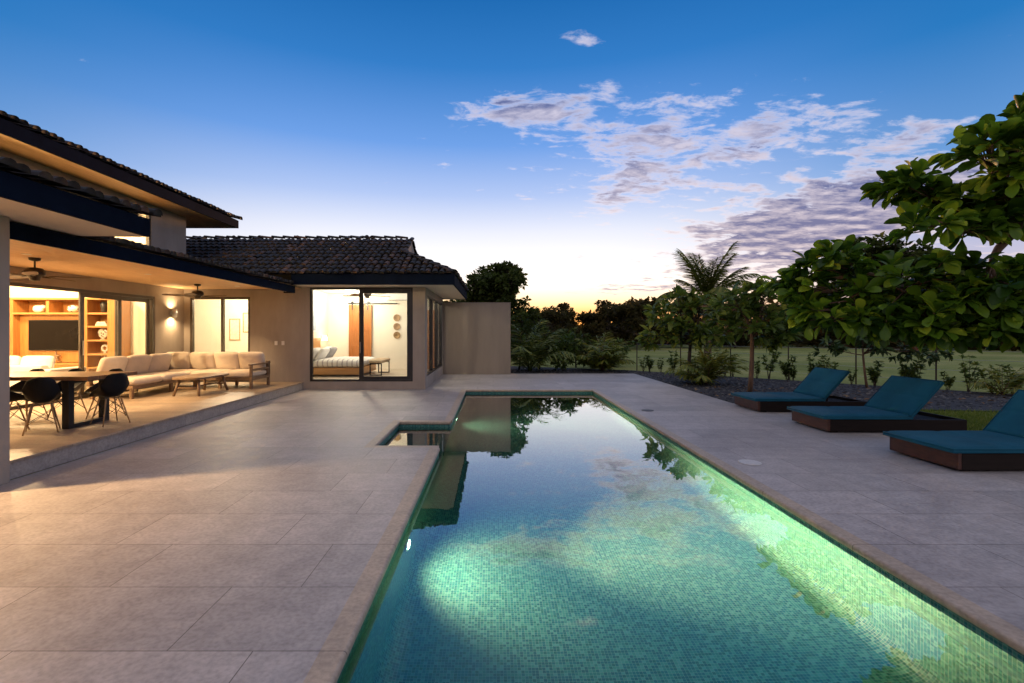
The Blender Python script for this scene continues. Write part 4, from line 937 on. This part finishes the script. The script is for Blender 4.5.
# almond tree: trunk beyond the right edge, layered limbs reaching over the loungers
def C(px, py, Y, rx, ry, rz, n=14): p = P(px, py, Y); return (p.x, p.y, p.z, rx, ry, rz, n)
cl = [C(800, 282, 8.9, .4, .45, .28, 10), C(803, 291, 8.7, .3, .3, .16, 8), C(826, 264, 8.7, .45, .45, .2, 10), C(850, 298, 8.4, .5, .5, .32, 12), C(812, 316, 8.6, .42, .4, .22, 9), C(862, 272, 8.8, .5, .5, .22, 11),
      C(880, 318, 8.2, .5, .5, .28, 11), C(905, 292, 7.9, .5, .5, .3, 13), C(935, 278, 7.7, .5, .5, .26, 12), C(932, 318, 7.7, .5, .5, .26, 10), C(965, 300, 7.4, .5, .5, .3, 13),
      C(995, 278, 7.1, .5, .5, .28, 12), C(1010, 310, 7.3, .55, .5, .3, 12), C(1045, 285, 7.2, .5, .5, .35, 12), C(1070, 320, 7.5, .6, .6, .35, 12),
      C(842, 320, 8.3, .45, .4, .13, 8), C(900, 325, 7.8, .5, .4, .12, 8), C(950, 327, 7.5, .5, .4, .12, 8), C(985, 326, 7.3, .5, .4, .12, 8), C(1015, 330, 7.2, .5, .45, .13, 8),
      C(903, 188, 7.4, .3, .3, .1, 8), C(932, 194, 7.3, .3, .3, .1, 8), C(962, 203, 7.2, .3, .3, .11, 8), C(928, 226, 6.9, .28, .3, .1, 6), C(964, 230, 7.0, .32, .3, .11, 7), C(1000, 222, 7.0, .34, .3, .13, 8),
      C(988, 150, 6.6, .26, .3, .22, 9), C(1014, 165, 6.6, .32, .32, .26, 10), C(1016, 132, 6.7, .3, .3, .2, 9), C(1050, 150, 6.8, .35, .35, .3, 11), C(1008, 196, 6.8, .34, .3, .18, 9), C(1045, 205, 7, .4, .4, .3, 10),
      C(1095, 180, 7.5, .6, .6, .45, 14), C(1120, 260, 8, .6, .6, .4, 14), C(1080, 120, 7.6, .5, .5, .4, 12)]
ab = Vector((9.35, 7.9, 0))
tree('almond_tree', 'large leaved almond tree reaching in from the right edge over the loungers', 'tree', ab, (9.2, 7.8, 2.4), cl, T_OBOV, .28, almond_l, bark, .14, per=11, up=.22, rvar=.24, more=1.08,
     leader=[(9.2, 7.8, 2.2), (9.1, 7.7, 3.1), (9, 7.6, 3.9), (8.2, 8, 2.3), (8, 7.5, 3.0), (7.2, 8.3, 2.3)])
# fruit trees behind the loungers
cl = [C(735, 305, 12.6, .6, .6, .42, 22), C(765, 300, 12.5, .6, .6, .45, 24), C(752, 325, 12.4, .6, .6, .35, 20), C(790, 318, 12.8, .6, .6, .45, 22), C(720, 328, 12.8, .45, .5, .35, 14), C(775, 335, 12.6, .5, .5, .3, 14), C(758, 292, 12.8, .4, .4, .25, 12)]
tree('fruit_tree', 'round crowned fruit tree with a straight bare trunk behind the farthest lounger', 'tree', (6.74, 12.6, -.03), (6.8, 12.6, 1.7), cl, T_OVAL, .26, fruit_l, bark, .065, per=9, up=-.05)
cl = [C(665, 318, 15.8, .65, .7, .5, 22), C(700, 308, 16, .75, .7, .42, 26), C(690, 332, 15.6, .7, .6, .4, 22), C(730, 315, 16.2, .7, .7, .5, 22), C(655, 335, 15.9, .45, .4, .4, 14), C(712, 336, 15.5, .6, .6, .35, 18), C(678, 300, 16, .5, .5, .25, 14)]
tree('fruit_tree', 'broad bushy fruit tree with a few orange leaves, left of the round crowned one', 'tree', (6.55, 16.0, -.03), (6.6, 16, 1.3), cl, T_OVAL, .29, fruit_l, bark_dk, .07, per=9, up=-.05)
cl = [C(828, 347, 13.6, .42, .4, .22, 14), C(880, 342, 13.5, .5, .5, .28, 18), C(905, 352, 13.4, .45, .4, .25, 15), C(930, 354, 13.6, .45, .4, .2, 12), C(862, 335, 13.7, .4, .4, .2, 12), C(893, 335, 13.6, .4, .4, .2, 12)]
tree('young_tree', 'small young tree with red tinged leaves and a thin leaning trunk by the wire fence', 'tree', (10.75, 13.8, -.03), (10.55, 13.7, 1.1), cl, T_OVAL, .19, red_l, bark, .035, per=8, up=0)
# palms
def fronds(t, n, L, tmpl_mat, leaflets, lw, e0, e1, stem=.02, arch=.55, zc=0, az=None):
    rb = MB(); P_, D_, S_ = [], [], []
    for k in range(n):
        a = (2*math.pi*k/n+random.uniform(-.25, .25)) if az is None else az[k % len(az)]+random.uniform(-.3, .3)
        e = R(random.uniform(e0, e1)); l = L*random.uniform(.75, 1.1); h = Vector((math.cos(a), math.sin(a), 0)); pts = []; p = Vector((0, 0, zc)); N = 12
        for i in range(N+1):
            pts.append(p.copy()); q = i/N; el = e-arch*q*q*2.2*(1.2-math.sin(e)*.7); p = p+(h*math.cos(el)+Vector((0, 0, math.sin(el))))*l/N
        rb.tube(pts, [stem*(1-.85*i/N) for i in range(N+1)], 5)
        side = h.cross(Vector((0, 0, 1)))
        for i in range(leaflets):
            q = .12+.88*i/leaflets; f = q*N; j = min(int(f), N-1); pt = pts[j].lerp(pts[j+1], f-j); tan = (pts[j+1]-pts[j]).normalized()
            for s in (-1, 1):
                d = tan*(.8+.4*q)+side*s*.72+Vector((0, 0, -.35+random.uniform(-.2, .1))); P_.append(pt); D_.append(d.normalized()); S_.append(lw*l*(.55+.75*math.sin(math.pi*min(.97, q*.85+.12)))*random.uniform(.85, 1.1))
    rb.build('stem', palm_l if tmpl_mat is not clump_l else bark, t, True)
    D = np.array(D_); Ms = frames(D, RNG.normal(0, .35, len(D)))*np.array(S_)[:, None, None]
    inst_mesh('frond', *(T_LONG if tmpl_mat is palm_l else T_BLADE), Ms, np.array([tuple(p) for p in P_]), RNG.random(len(D)), tmpl_mat, t)
pc = P(706, 300, 25)
pt_ = thing('palm_tree', 'tall coconut palm with arching fronds rising behind the fruit trees', 'tree', (pc.x, pc.y, -.05))
MB().tube([(.15, .1, 0), (.1, .05, 1.2), (0, 0, 2.4), (0, 0, pc.z+.15)], [.2, .17, .15, .17], 12).build('trunk', bark, pt_, True)
fronds(pt_, 13, 2.95, palm_l, 90, .19, 40, 86, .05, .42, pc.z+.1)
fronds(pt_, 10, 2.6, palm_l, 80, .2, 8, 42, .04, .62, pc.z+.1)
cp = thing('cycad_clump', 'yellow green fan of fronds growing in the black gravel left of the bare trunk', 'plant', (6.55, 14.7, -.03))
fronds(cp, 26, 1.25, clump_l, 16, .26, 30, 88, .012, .6)
c2 = thing('cycad_clump', 'small yellow clump of arching fronds in the gravel near the right edge', 'plant', (13.05, 12.3, -.03))
fronds(c2, 13, 1.0, clump_l, 14, .24, 25, 85, .01, .8)
ap = thing('areca_palm', 'bushy green areca palm clump beyond the far end of the deck', 'plant', (4.45, 19.6, -.03))
fronds(ap, 34, 1.6, clump_l, 20, .25, 35, 88, .018, .65)
bp2 = thing('areca_palm', 'dark arching palm fronds just behind the end of the garden wall', 'plant', (1.5, 19.4, -.03))
fronds(bp2, 16, 2.2, palm_l, 24, .24, 40, 85, .02, .75)
# dark shrubs along the back of the deck
shr = [(-1.65, 19.5, 3.1, 'tall dark shrub behind the garden wall, under the eaves'), (1.1, 20.2, 2.3, 'tall dark shrub against the end of the garden wall'), (2.0, 20.6, 1.75, 'dark green rounded shrub in the back bed, second from the garden wall'),
       (2.9, 20.0, 1.45, 'lower dark shrub with lighter leaf tips in the back bed left of the areca palm'), (3.7, 21.4, 1.7, 'dark shrub partly behind the areca palm clump'), (5.6, 22.4, 1.15, 'small dark shrub right of the areca palm clump')]
for x, y, h, lab in shr:
    cl = [(x+random.uniform(-.5, .5), y+random.uniform(-.4, .4), h*random.uniform(.25, .85), .45, .45, .38, 15) for _ in range(8)]
    tree('dark_shrub', lab, 'shrub', (x, y, -.03), (x, y, h*.4), cl, T_OVAL, .19, hedge_l if h < 1.5 else dark_l, bark_dk, .04, per=8, up=.1, group='shrubs behind the deck')
# trees beyond the lawn: three kinds, repeated
def far_tree(name, label, base, h, w, m, n=16, ls=.34, tips=30, per=7):
    base = Vector(base); cl = []
    for i in range(n):
        a = random.uniform(0, 6.28); q = math.sqrt(random.random()); z = h*random.uniform(.3, .93); ww = w*(1-.55*max(0, (z/h-.55)/.45)**1.3)
        cl.append((base.x+ww*q*math.cos(a), base.y+ww*q*math.sin(a), z, w*.32, w*.32, h*.11, tips))
    return tree(name, label, 'tree', base, base+Vector((0, 0, h*.45)), cl, T_LEAF, ls, m, bark_dk, h*.028, per=per, up=.1, group='trees beyond the lawn')
tA = far_tree('broad_tree', 'big dark domed tree rising behind the garden wall', (.3, 29, -.06), 5.7, 2.3, dark_l, 40, .27, 40)
tB = far_tree('bushy_tree', 'low brownish bushy tree lit by the sunset, right beside the big domed tree', (4.2, 38, -.06), 3.2, 2.4, far_l, 18, .3)
tC = far_tree('tall_tree', 'tall dark tree behind the almond tree at the right edge', (38, 47, -.06), 11, 5.2, dark_l, 26, .6, 34)
tD = far_tree('slender_tree', 'slender airy treetop standing above the sunset tree line', (6.6, 46, -.06), 4.3, 1.8, far_l, 12, .3, 26)
for px, Y, s, src, lab in ((456, 31, 1.1, tB, 'dark bushy tree half hidden between the eaves and the garden wall'), (560, 44, 1.0, tB, 'brownish bushy tree directly below the brightest part of the sunset'), (596, 46, 1.05, tB, 'brownish bushy tree right of the sunset glow'), (622, 44, 1.25, tB, 'taller bushy tree between the sunset and the palm'),
                           (645, 50, 1.5, tB, 'bushy tree beyond the lawn, just left of the palm'), (690, 48, 1.35, tB, 'bushy tree beyond the lawn behind the palm trunk'), (735, 47, 1.3, tB, 'bushy tree beyond the lawn behind the round crowned fruit tree'),
                           (612, 52, 1.15, tD, 'airy treetop breaking the skyline left of the palm'), (780, 50, .42, tC, 'dark tree beyond the lawn, left of the almond branches'), (830, 49, .46, tC, 'dark tree beyond the lawn above the farthest lounger'),
                           (875, 48, .5, tC, 'dark tree beyond the lawn between the two nearer loungers'), (925, 47, .62, tC, 'dark tree beyond the lawn behind the lower almond branches'), (975, 49, .75, tC, 'dark tree beyond the lawn, next to the tall one at the right')):
    x = (px-493)*Y/480; copy_tree(src, (x, Y, -.06), random.uniform(0, 6.28), s, lab)
def woods():
    tips = []; 
    for k in range(560):
        a = R(random.uniform(-62, 66)); d = random.uniform(58, 78); hh = 1.9+1.3*random.random()+(2.5 if a > .55 else 0)*random.random(); x, y = d*math.sin(a), d*math.cos(a)
        if a < -.15: hh *= .9
        for _ in range(10): tips.append((x+random.gauss(0, 1.4), y+random.gauss(0, 1.4), abs(random.gauss(0, .5))*hh*.9))
    tips = np.array(tips); p, d = rosette(tips, np.tile([0, 0, 1.], (len(tips), 1)), 5, .3, .1); n = len(p)
    o = inst_mesh('woods', *T_LEAF, frames(d, RNG.normal(0, .6, n))*(1.0*RNG.uniform(.6, 1.3, n))[:, None, None], p, RNG.random(n), far_l)
    tag(o, 'continuous dark wood along the horizon', kind='stuff')
woods()
# hedge of small plants on the fence line
A, B = Vector((5.75, 19.75, -.05)), Vector((13.7, 12.15, -.05))
def hedge_plant(label, loc, h):
    t = thing('hedge_plant', label, 'plant', loc, 0, 'small hedge plants along the wire fence')
    b = MB(); tips = []; dirs = []
    for k in range(7):
        a = random.uniform(0, 6.28); hh = h*random.uniform(.55, 1); r_ = h*random.uniform(.1, .3); e_ = Vector((r_*math.cos(a), r_*math.sin(a), hh)); pts = branch_pts((random.uniform(-.04, .04), random.uniform(-.04, .04), 0), e_, .06)
        b.tube(pts, [.009, .008, .007, .006, .005, .003], 5)
        for i in (2, 3, 4, 5): tips.append(pts[i]); dirs.append((pts[i]-pts[i-1]).normalized())
    b.build('stem', bark_dk, t)
    p, d = rosette(np.array(tips), np.array(dirs), 7, .6, .15); n = len(p)
    inst_mesh('foliage', *T_OVAL, frames(d, RNG.normal(0, .5, n))*(.125*RNG.uniform(.7, 1.3, n))[:, None, None], p, RNG.random(n), hedge_l, t)
    return t
ORD = ['leftmost', 'second', 'third', 'fourth', 'fifth', 'sixth', 'seventh', 'eighth', 'ninth', 'tenth', 'eleventh', 'twelfth', 'thirteenth', 'fourteenth', 'fifteenth', 'sixteenth', 'seventeenth', 'eighteenth', 'nineteenth', 'twentieth', 'twenty-first', 'twenty-second', 'twenty-third', 'rightmost']
prot = [hedge_plant('', (0, 0, 0), .95), hedge_plant('', (0, 0, 0), .7), hedge_plant('', (0, 0, 0), 1.1), hedge_plant('', (0, 0, 0), .85), hedge_plant('', (0, 0, 0), 1.0)]
for i in range(24):
    p = A.lerp(B, (i+.5)/24+random.uniform(-.018, .018))+Vector((random.uniform(-.15, .2), random.uniform(-.2, .2), 0)); s = random.uniform(.5, 1.2)
    lab = '%s small leafy hedge plant%s in the row along the wire fence' % (ORD[i], '' if i in (0, 23) else ' from the left')
    if i < 5: o = prot[i]; o.location = p; o['label'] = lab; o.scale = (s, s, s)
    else: copy_tree(prot[random.randint(0, 4)], p, random.uniform(0, 6.28), s, lab)
fe = thing('wire_fence', 'thin wire fence with slim dark posts at the edge of the lawn', 'fence', A)
off = Vector((.25, .26, 0)); d = (B-A); 
for k in range(7):
    p = off+d*(k/6)-d*.0; MB().tube([p, p+Vector((0, 0, 1.15))], .022, 6).build('post', bark_dk, fe)
b = MB()
for z in (.25, .55, .85, 1.1): b.tube([off+Vector((0, 0, z)), off+d+Vector((0, 0, z))], .004, 4)
b.build('wire', steel, fe)
# short grass beside the loungers
def grass():
    n = 26000; x = RNG.uniform(7.64, 13, n); y = RNG.uniform(6.2, 10.6, n); ok = y < 10.1-(x-7.62)*.135; x, y = x[ok], y[ok]; n = len(x)
    d = RNG.normal(0, .45, (n, 3)); d[:, 2] = 1
    o = inst_mesh('grass', *leaf_template([0, .5, 1], [.06, .05, .005], .2, .2), frames(d, RNG.uniform(0, 6, n))*RNG.uniform(.05, .1, n)[:, None, None], np.stack([x, y, np.full(n, -.06)], 1), RNG.random(n), blade_l)
    tag(o, 'short lawn grass beside the loungers', kind='stuff')
grass()
def stones():
    n = 5200; v = []; 
    q = np.array([(-1, -1, 0), (1, -1, 0), (1, 1, 0), (-1, 1, 0), (-.5, -.6, .7), (.6, -.5, .8), (.5, .6, .65), (-.6, .5, .75)]); f = [(4, 5, 6, 7), (0, 1, 5, 4), (1, 2, 6, 5), (2, 3, 7, 6), (3, 0, 4, 7)]
    x = RNG.uniform(.7, 15, n*3); y = RNG.uniform(9.6, 22, n*3)
    ok = ((y > 10.7) & (x > 5.4) | (y > 18.15) & (x > .7) | (x > 8) & (y > 10.4-(x-7.6)*.12)) & (x < 5.75+(19.7-y)*1.03) & (y < 20.6)
    x, y = x[ok][:n], y[ok][:n]; n = len(x); a = RNG.uniform(0, 6.28, n); sz = RNG.uniform(.012, .034, n)
    Ms = np.zeros((n, 3, 3)); Ms[:, 0, 0] = np.cos(a); Ms[:, 0, 1] = -np.sin(a); Ms[:, 1, 0] = np.sin(a); Ms[:, 1, 1] = np.cos(a); Ms[:, 2, 2] = .8; Ms *= sz[:, None, None]
    o = inst_mesh('gravel', q, f, Ms, np.stack([x, y, np.full(n, -.031)], 1), RNG.random(n), stone_l, None, False); tag(o, 'loose dark gravel stones in the planting bed', kind='stuff')
stone_l = leaf_mat('gravel_stone', [(0, (.015, .015, .018)), (.7, (.05, .05, .055)), (1, (.17, .16, .15))], .8, 0, .3)
stones()
def litter():
    n = 170; x = RNG.uniform(5.5, 12.5, n); y = RNG.uniform(10.8, 17, n); ok = x < 5.75+(19.2-y)*1.0; x, y = x[ok], y[ok]; n = len(x)
    d = RNG.normal(0, 1, (n, 3)); d[:, 2] *= .15
    o = inst_mesh('leaf_litter', *T_OVAL, frames(d, RNG.normal(0, .3, n))*RNG.uniform(.08, .16, n)[:, None, None], np.stack([x, y, np.full(n, -.005)], 1), RNG.random(n), litter_l); tag(o, 'scattered dry leaves lying on the gravel', kind='stuff')
litter_l = leaf_mat('dry_leaf', [(0, (.1, .05, .02)), (.6, (.2, .11, .05)), (1, (.3, .2, .1))], .7, .1, .2)
litter()

# ------------------------------------------------------------------ sky, sun, camera
SUN_AZ, SUN_EL = 6.0, 1.2
SX, SY = 18.2, 6.6
def world():
    w = bpy.data.worlds.new('World'); S.world = w; w.use_nodes = True; nt = w.node_tree; nt.nodes.clear(); L = nt.links; N = nt.nodes.new
    def M(op, a, b=None, c=None, clamp=False):
        n = N('ShaderNodeMath'); n.operation = op; n.use_clamp = clamp
        for i, x in enumerate((a, b, c)):
            if x is None: continue
            if isinstance(x, (int, float)): n.inputs[i].default_value = x
            else: L.new(x, n.inputs[i])
        return n.outputs[0]
    def mixc(f, a, b, mode='MIX'):
        n = N('ShaderNodeMix'); n.data_type = 'RGBA'; n.blend_type = mode
        for i, x in ((0, f), (6, a), (7, b)):
            if isinstance(x, (int, float)): n.inputs[i].default_value = x
            elif isinstance(x, tuple): n.inputs[i].default_value = (*x, 1)
            else: L.new(x, n.inputs[i])
        return n.outputs[2]
    def ramp(f, stops, interp='LINEAR'):
        r = N('ShaderNodeValToRGB'); e = r.color_ramp.elements; r.color_ramp.interpolation = interp
        e[0].position, e[0].color = stops[0][0], (*stops[0][1], 1); e[1].position, e[1].color = stops[-1][0], (*stops[-1][1], 1)
        for p, c in stops[1:-1]: x = e.new(p); x.color = (*c, 1)
        L.new(f, r.inputs[0]); return r.outputs[0]
    def smooth(x, a, b):
        n = N('ShaderNodeMapRange'); n.interpolation_type = 'SMOOTHSTEP'; n.inputs[1].default_value = a; n.inputs[2].default_value = b; L.new(x, n.inputs[0]); return n.outputs[0]
    tc = N('ShaderNodeTexCoord'); sp = N('ShaderNodeSeparateXYZ'); L.new(tc.outputs['Generated'], sp.inputs[0]); dx, dy, dz = sp.outputs
    sky = N('ShaderNodeTexSky'); sky.sky_type = 'NISHITA'; sky.sun_disc = False; sky.sun_elevation = R(SUN_EL); sky.sun_rotation = R(SUN_AZ); sky.altitude = 20; sky.air_density = 1.2; sky.dust_density = .6; sky.ozone_density = 3
    nish = mixc(1.0, sky.outputs[0], (.05, .05, .05), 'MULTIPLY')
    el = M('MAXIMUM', dz, 0.0)
    sa = (math.sin(R(-3)), math.cos(R(-3)))
    hl = M('SQRT', M('ADD', M('MULTIPLY', dx, dx), M('ADD', M('MULTIPLY', dy, dy), 1e-5)))
    ca = M('DIVIDE', M('ADD', M('MULTIPLY', dx, sa[0]), M('MULTIPLY', dy, sa[1])), hl)          # 1 towards the sun
    ZEN_FILL = (.30, .295, .36)  # unseen overhead sky, brightened and greyed as fill for deck and trees
    near = ramp(el, [(0, (1.0, .33, .04)), (.04, (1.05, .55, .19)), (.066, (1.1, .78, .46)), (.095, (1.02, .88, .74)), (.14, (.72, .70, .71)), (.2, (.56, .575, .65)), (.27, (.30, .385, .60)), (.36, (.105, .235, .53)), (.48, (.022, .135, .38)), (.6, (.004, .082, .27)), (.8, ZEN_FILL)])
    far_ = ramp(el, [(0, (.5, .32, .28)), (.1, (.4, .37, .46)), (.25, (.10, .225, .46)), (.42, (.014, .125, .345)), (.6, (.004, .078, .265)), (.8, ZEN_FILL)])
    behind = ramp(el, [(0, (.42, .34, .36)), (.15, (.5, .4, .42)), (.4, (.36, .34, .4)), (.8, ZEN_FILL)])  # unseen sky at the camera's back, lifted as fill for house and tree fronts
    f = smooth(ca, .66, .99)
    base = mixc(f, far_, near)
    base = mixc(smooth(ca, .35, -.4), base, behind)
    base = mixc(.08, base, nish)
    # clouds on a high deck, gathered where the weather put them
    q = M('ADD', el, .13); cx = M('DIVIDE', dx, q); cy = M('DIVIDE', dy, q)
    def noise(ox, oy, scale, detail, rough, sx=1., sy=1.):
        cb = N('ShaderNodeCombineXYZ'); L.new(M('MULTIPLY_ADD', cx, sx, ox), cb.inputs[0]); L.new(M('MULTIPLY_ADD', cy, sy, oy), cb.inputs[1])
        n = N('ShaderNodeTexNoise'); n.inputs['Scale'].default_value = scale; n.inputs['Detail'].default_value = detail; n.inputs['Roughness'].default_value = rough; n.inputs['Distortion'].default_value = .25
        L.new(cb.outputs[0], n.inputs[0]); return n.outputs[0]
    yy = M('MAXIMUM', dy, .02); u = M('DIVIDE', dx, yy); v = M('DIVIDE', dz, yy)
    blobs = [(.17, .615, .1, .035, -10, .33), (.0, .46, .10, .04, 5, .26), (.2, .49, .24, .06, 3, .27), (.58, .49, .16, .05, -6, .22), (.45, .395, .42, .07, 2, .335), (.25, .29, .2, .06, 5, .26), (.62, .205, .36, .08, 13, .47), (.84, .29, .28, .075, 12, .37),
             (.95, .42, .12, .035, 8, .26), (1.08, .6, .1, .03, 35, .1), (.3, .085, .2, .012, 0, .2), (.9, .12, .4, .06, 5, .3)]
    mask = None
    for bu, bv, ra, rb, ang, amp in blobs:
        c_, s_ = math.cos(R(ang)), math.sin(R(ang)); du = M('SUBTRACT', u, bu); dv = M('SUBTRACT', v, bv)
        a = M('DIVIDE', M('ADD', M('MULTIPLY', du, c_), M('MULTIPLY', dv, s_)), ra); b2 = M('DIVIDE', M('SUBTRACT', M('MULTIPLY', dv, c_), M('MULTIPLY', du, s_)), rb)
        g = M('MULTIPLY', M('POWER', 2.718, M('MULTIPLY', M('ADD', M('MULTIPLY', a, a), M('MULTIPLY', b2, b2)), -1.0)), amp)
        mask = g if mask is None else M('ADD', mask, g)
    mask = M('MULTIPLY', mask, smooth(dy, .02, .2)); mask = M('MINIMUM', mask, .68)
    n1 = noise(SX*.6, SY*1.3, 2.4, 4, .55, .8, .9); n3 = noise(SX, SY, 8.0, 10, .64, .6, 1.0); n4 = noise(SX+.02, SY+.07, 8.0, 6, .62, .6, 1.0)
    den = M('ADD', M('MULTIPLY_ADD', n1, .32, M('MULTIPLY', n3, .73)), M('SUBTRACT', M('MULTIPLY', mask, .62),   .675)); cov = smooth(den, -.015, .13)
    thick = smooth(den, .03, .135); lit = M('MULTIPLY_ADD', M('SUBTRACT', n3, n4), 3.0, .45, True)
    warm = smooth(v, .5, .05)
    bright = mixc(warm, (.54, .50, .57), (.68, .54, .49)); dark = mixc(smooth(v, .45, .1), (.085, .10, .21), (.12, .108, .19))
    ccol = mixc(M('MULTIPLY', thick, M('SUBTRACT', 1.15, M('MULTIPLY', lit, .8)), None, True), bright, dark)
    col = mixc(M('MULTIPLY', cov, .93), base, ccol)
    bg = N('ShaderNodeBackground'); bg.inputs['Strength'].default_value = 1.0; L.new(col, bg.inputs[0]); o = N('ShaderNodeOutputWorld'); L.new(bg.outputs[0], o.inputs[0])
world()
sl = bpy.data.lights.new('sun', 'SUN'); sl.energy = 1.5; sl.angle = R(4); sl.color = (1, .5, .2); so_ = bpy.data.objects.new('sun', sl); COL.objects.link(so_)
e_, a_ = R(SUN_EL+3), R(SUN_AZ); so_.rotation_euler = aim((-math.sin(a_)*math.cos(e_), -math.cos(a_)*math.cos(e_), -math.sin(e_)))
cam = bpy.data.cameras.new('camera'); co = bpy.data.objects.new('camera', cam); COL.objects.link(co); S.camera = co
co.location = (0, 0, H); co.rotation_euler = (R(90), 0, 0); cam.sensor_width = 36; cam.lens = 480/1024*36; cam.shift_x = 19/1024; cam.shift_y = -10.5/1024; cam.clip_end = 3000; cam.clip_start = .05
S.view_settings.view_transform = 'Standard'; S.view_settings.look = 'None'; S.view_settings.exposure = .75; S.view_settings.gamma = 1
cy_ = S.cycles; cy_.use_denoising = True; cy_.max_bounces = 10; cy_.diffuse_bounces = 4; cy_.glossy_bounces = 4; cy_.transmission_bounces = 8; cy_.transparent_max_bounces = 12
cy_.caustics_reflective = False; cy_.caustics_refractive = True; cy_.sample_clamp_indirect = 3; cy_.blur_glossy = .5
try: cy_.denoiser = 'OPENIMAGEDENOISE'; cy_.denoising_input_passes = 'RGB_ALBEDO_NORMAL'
except Exception: pass
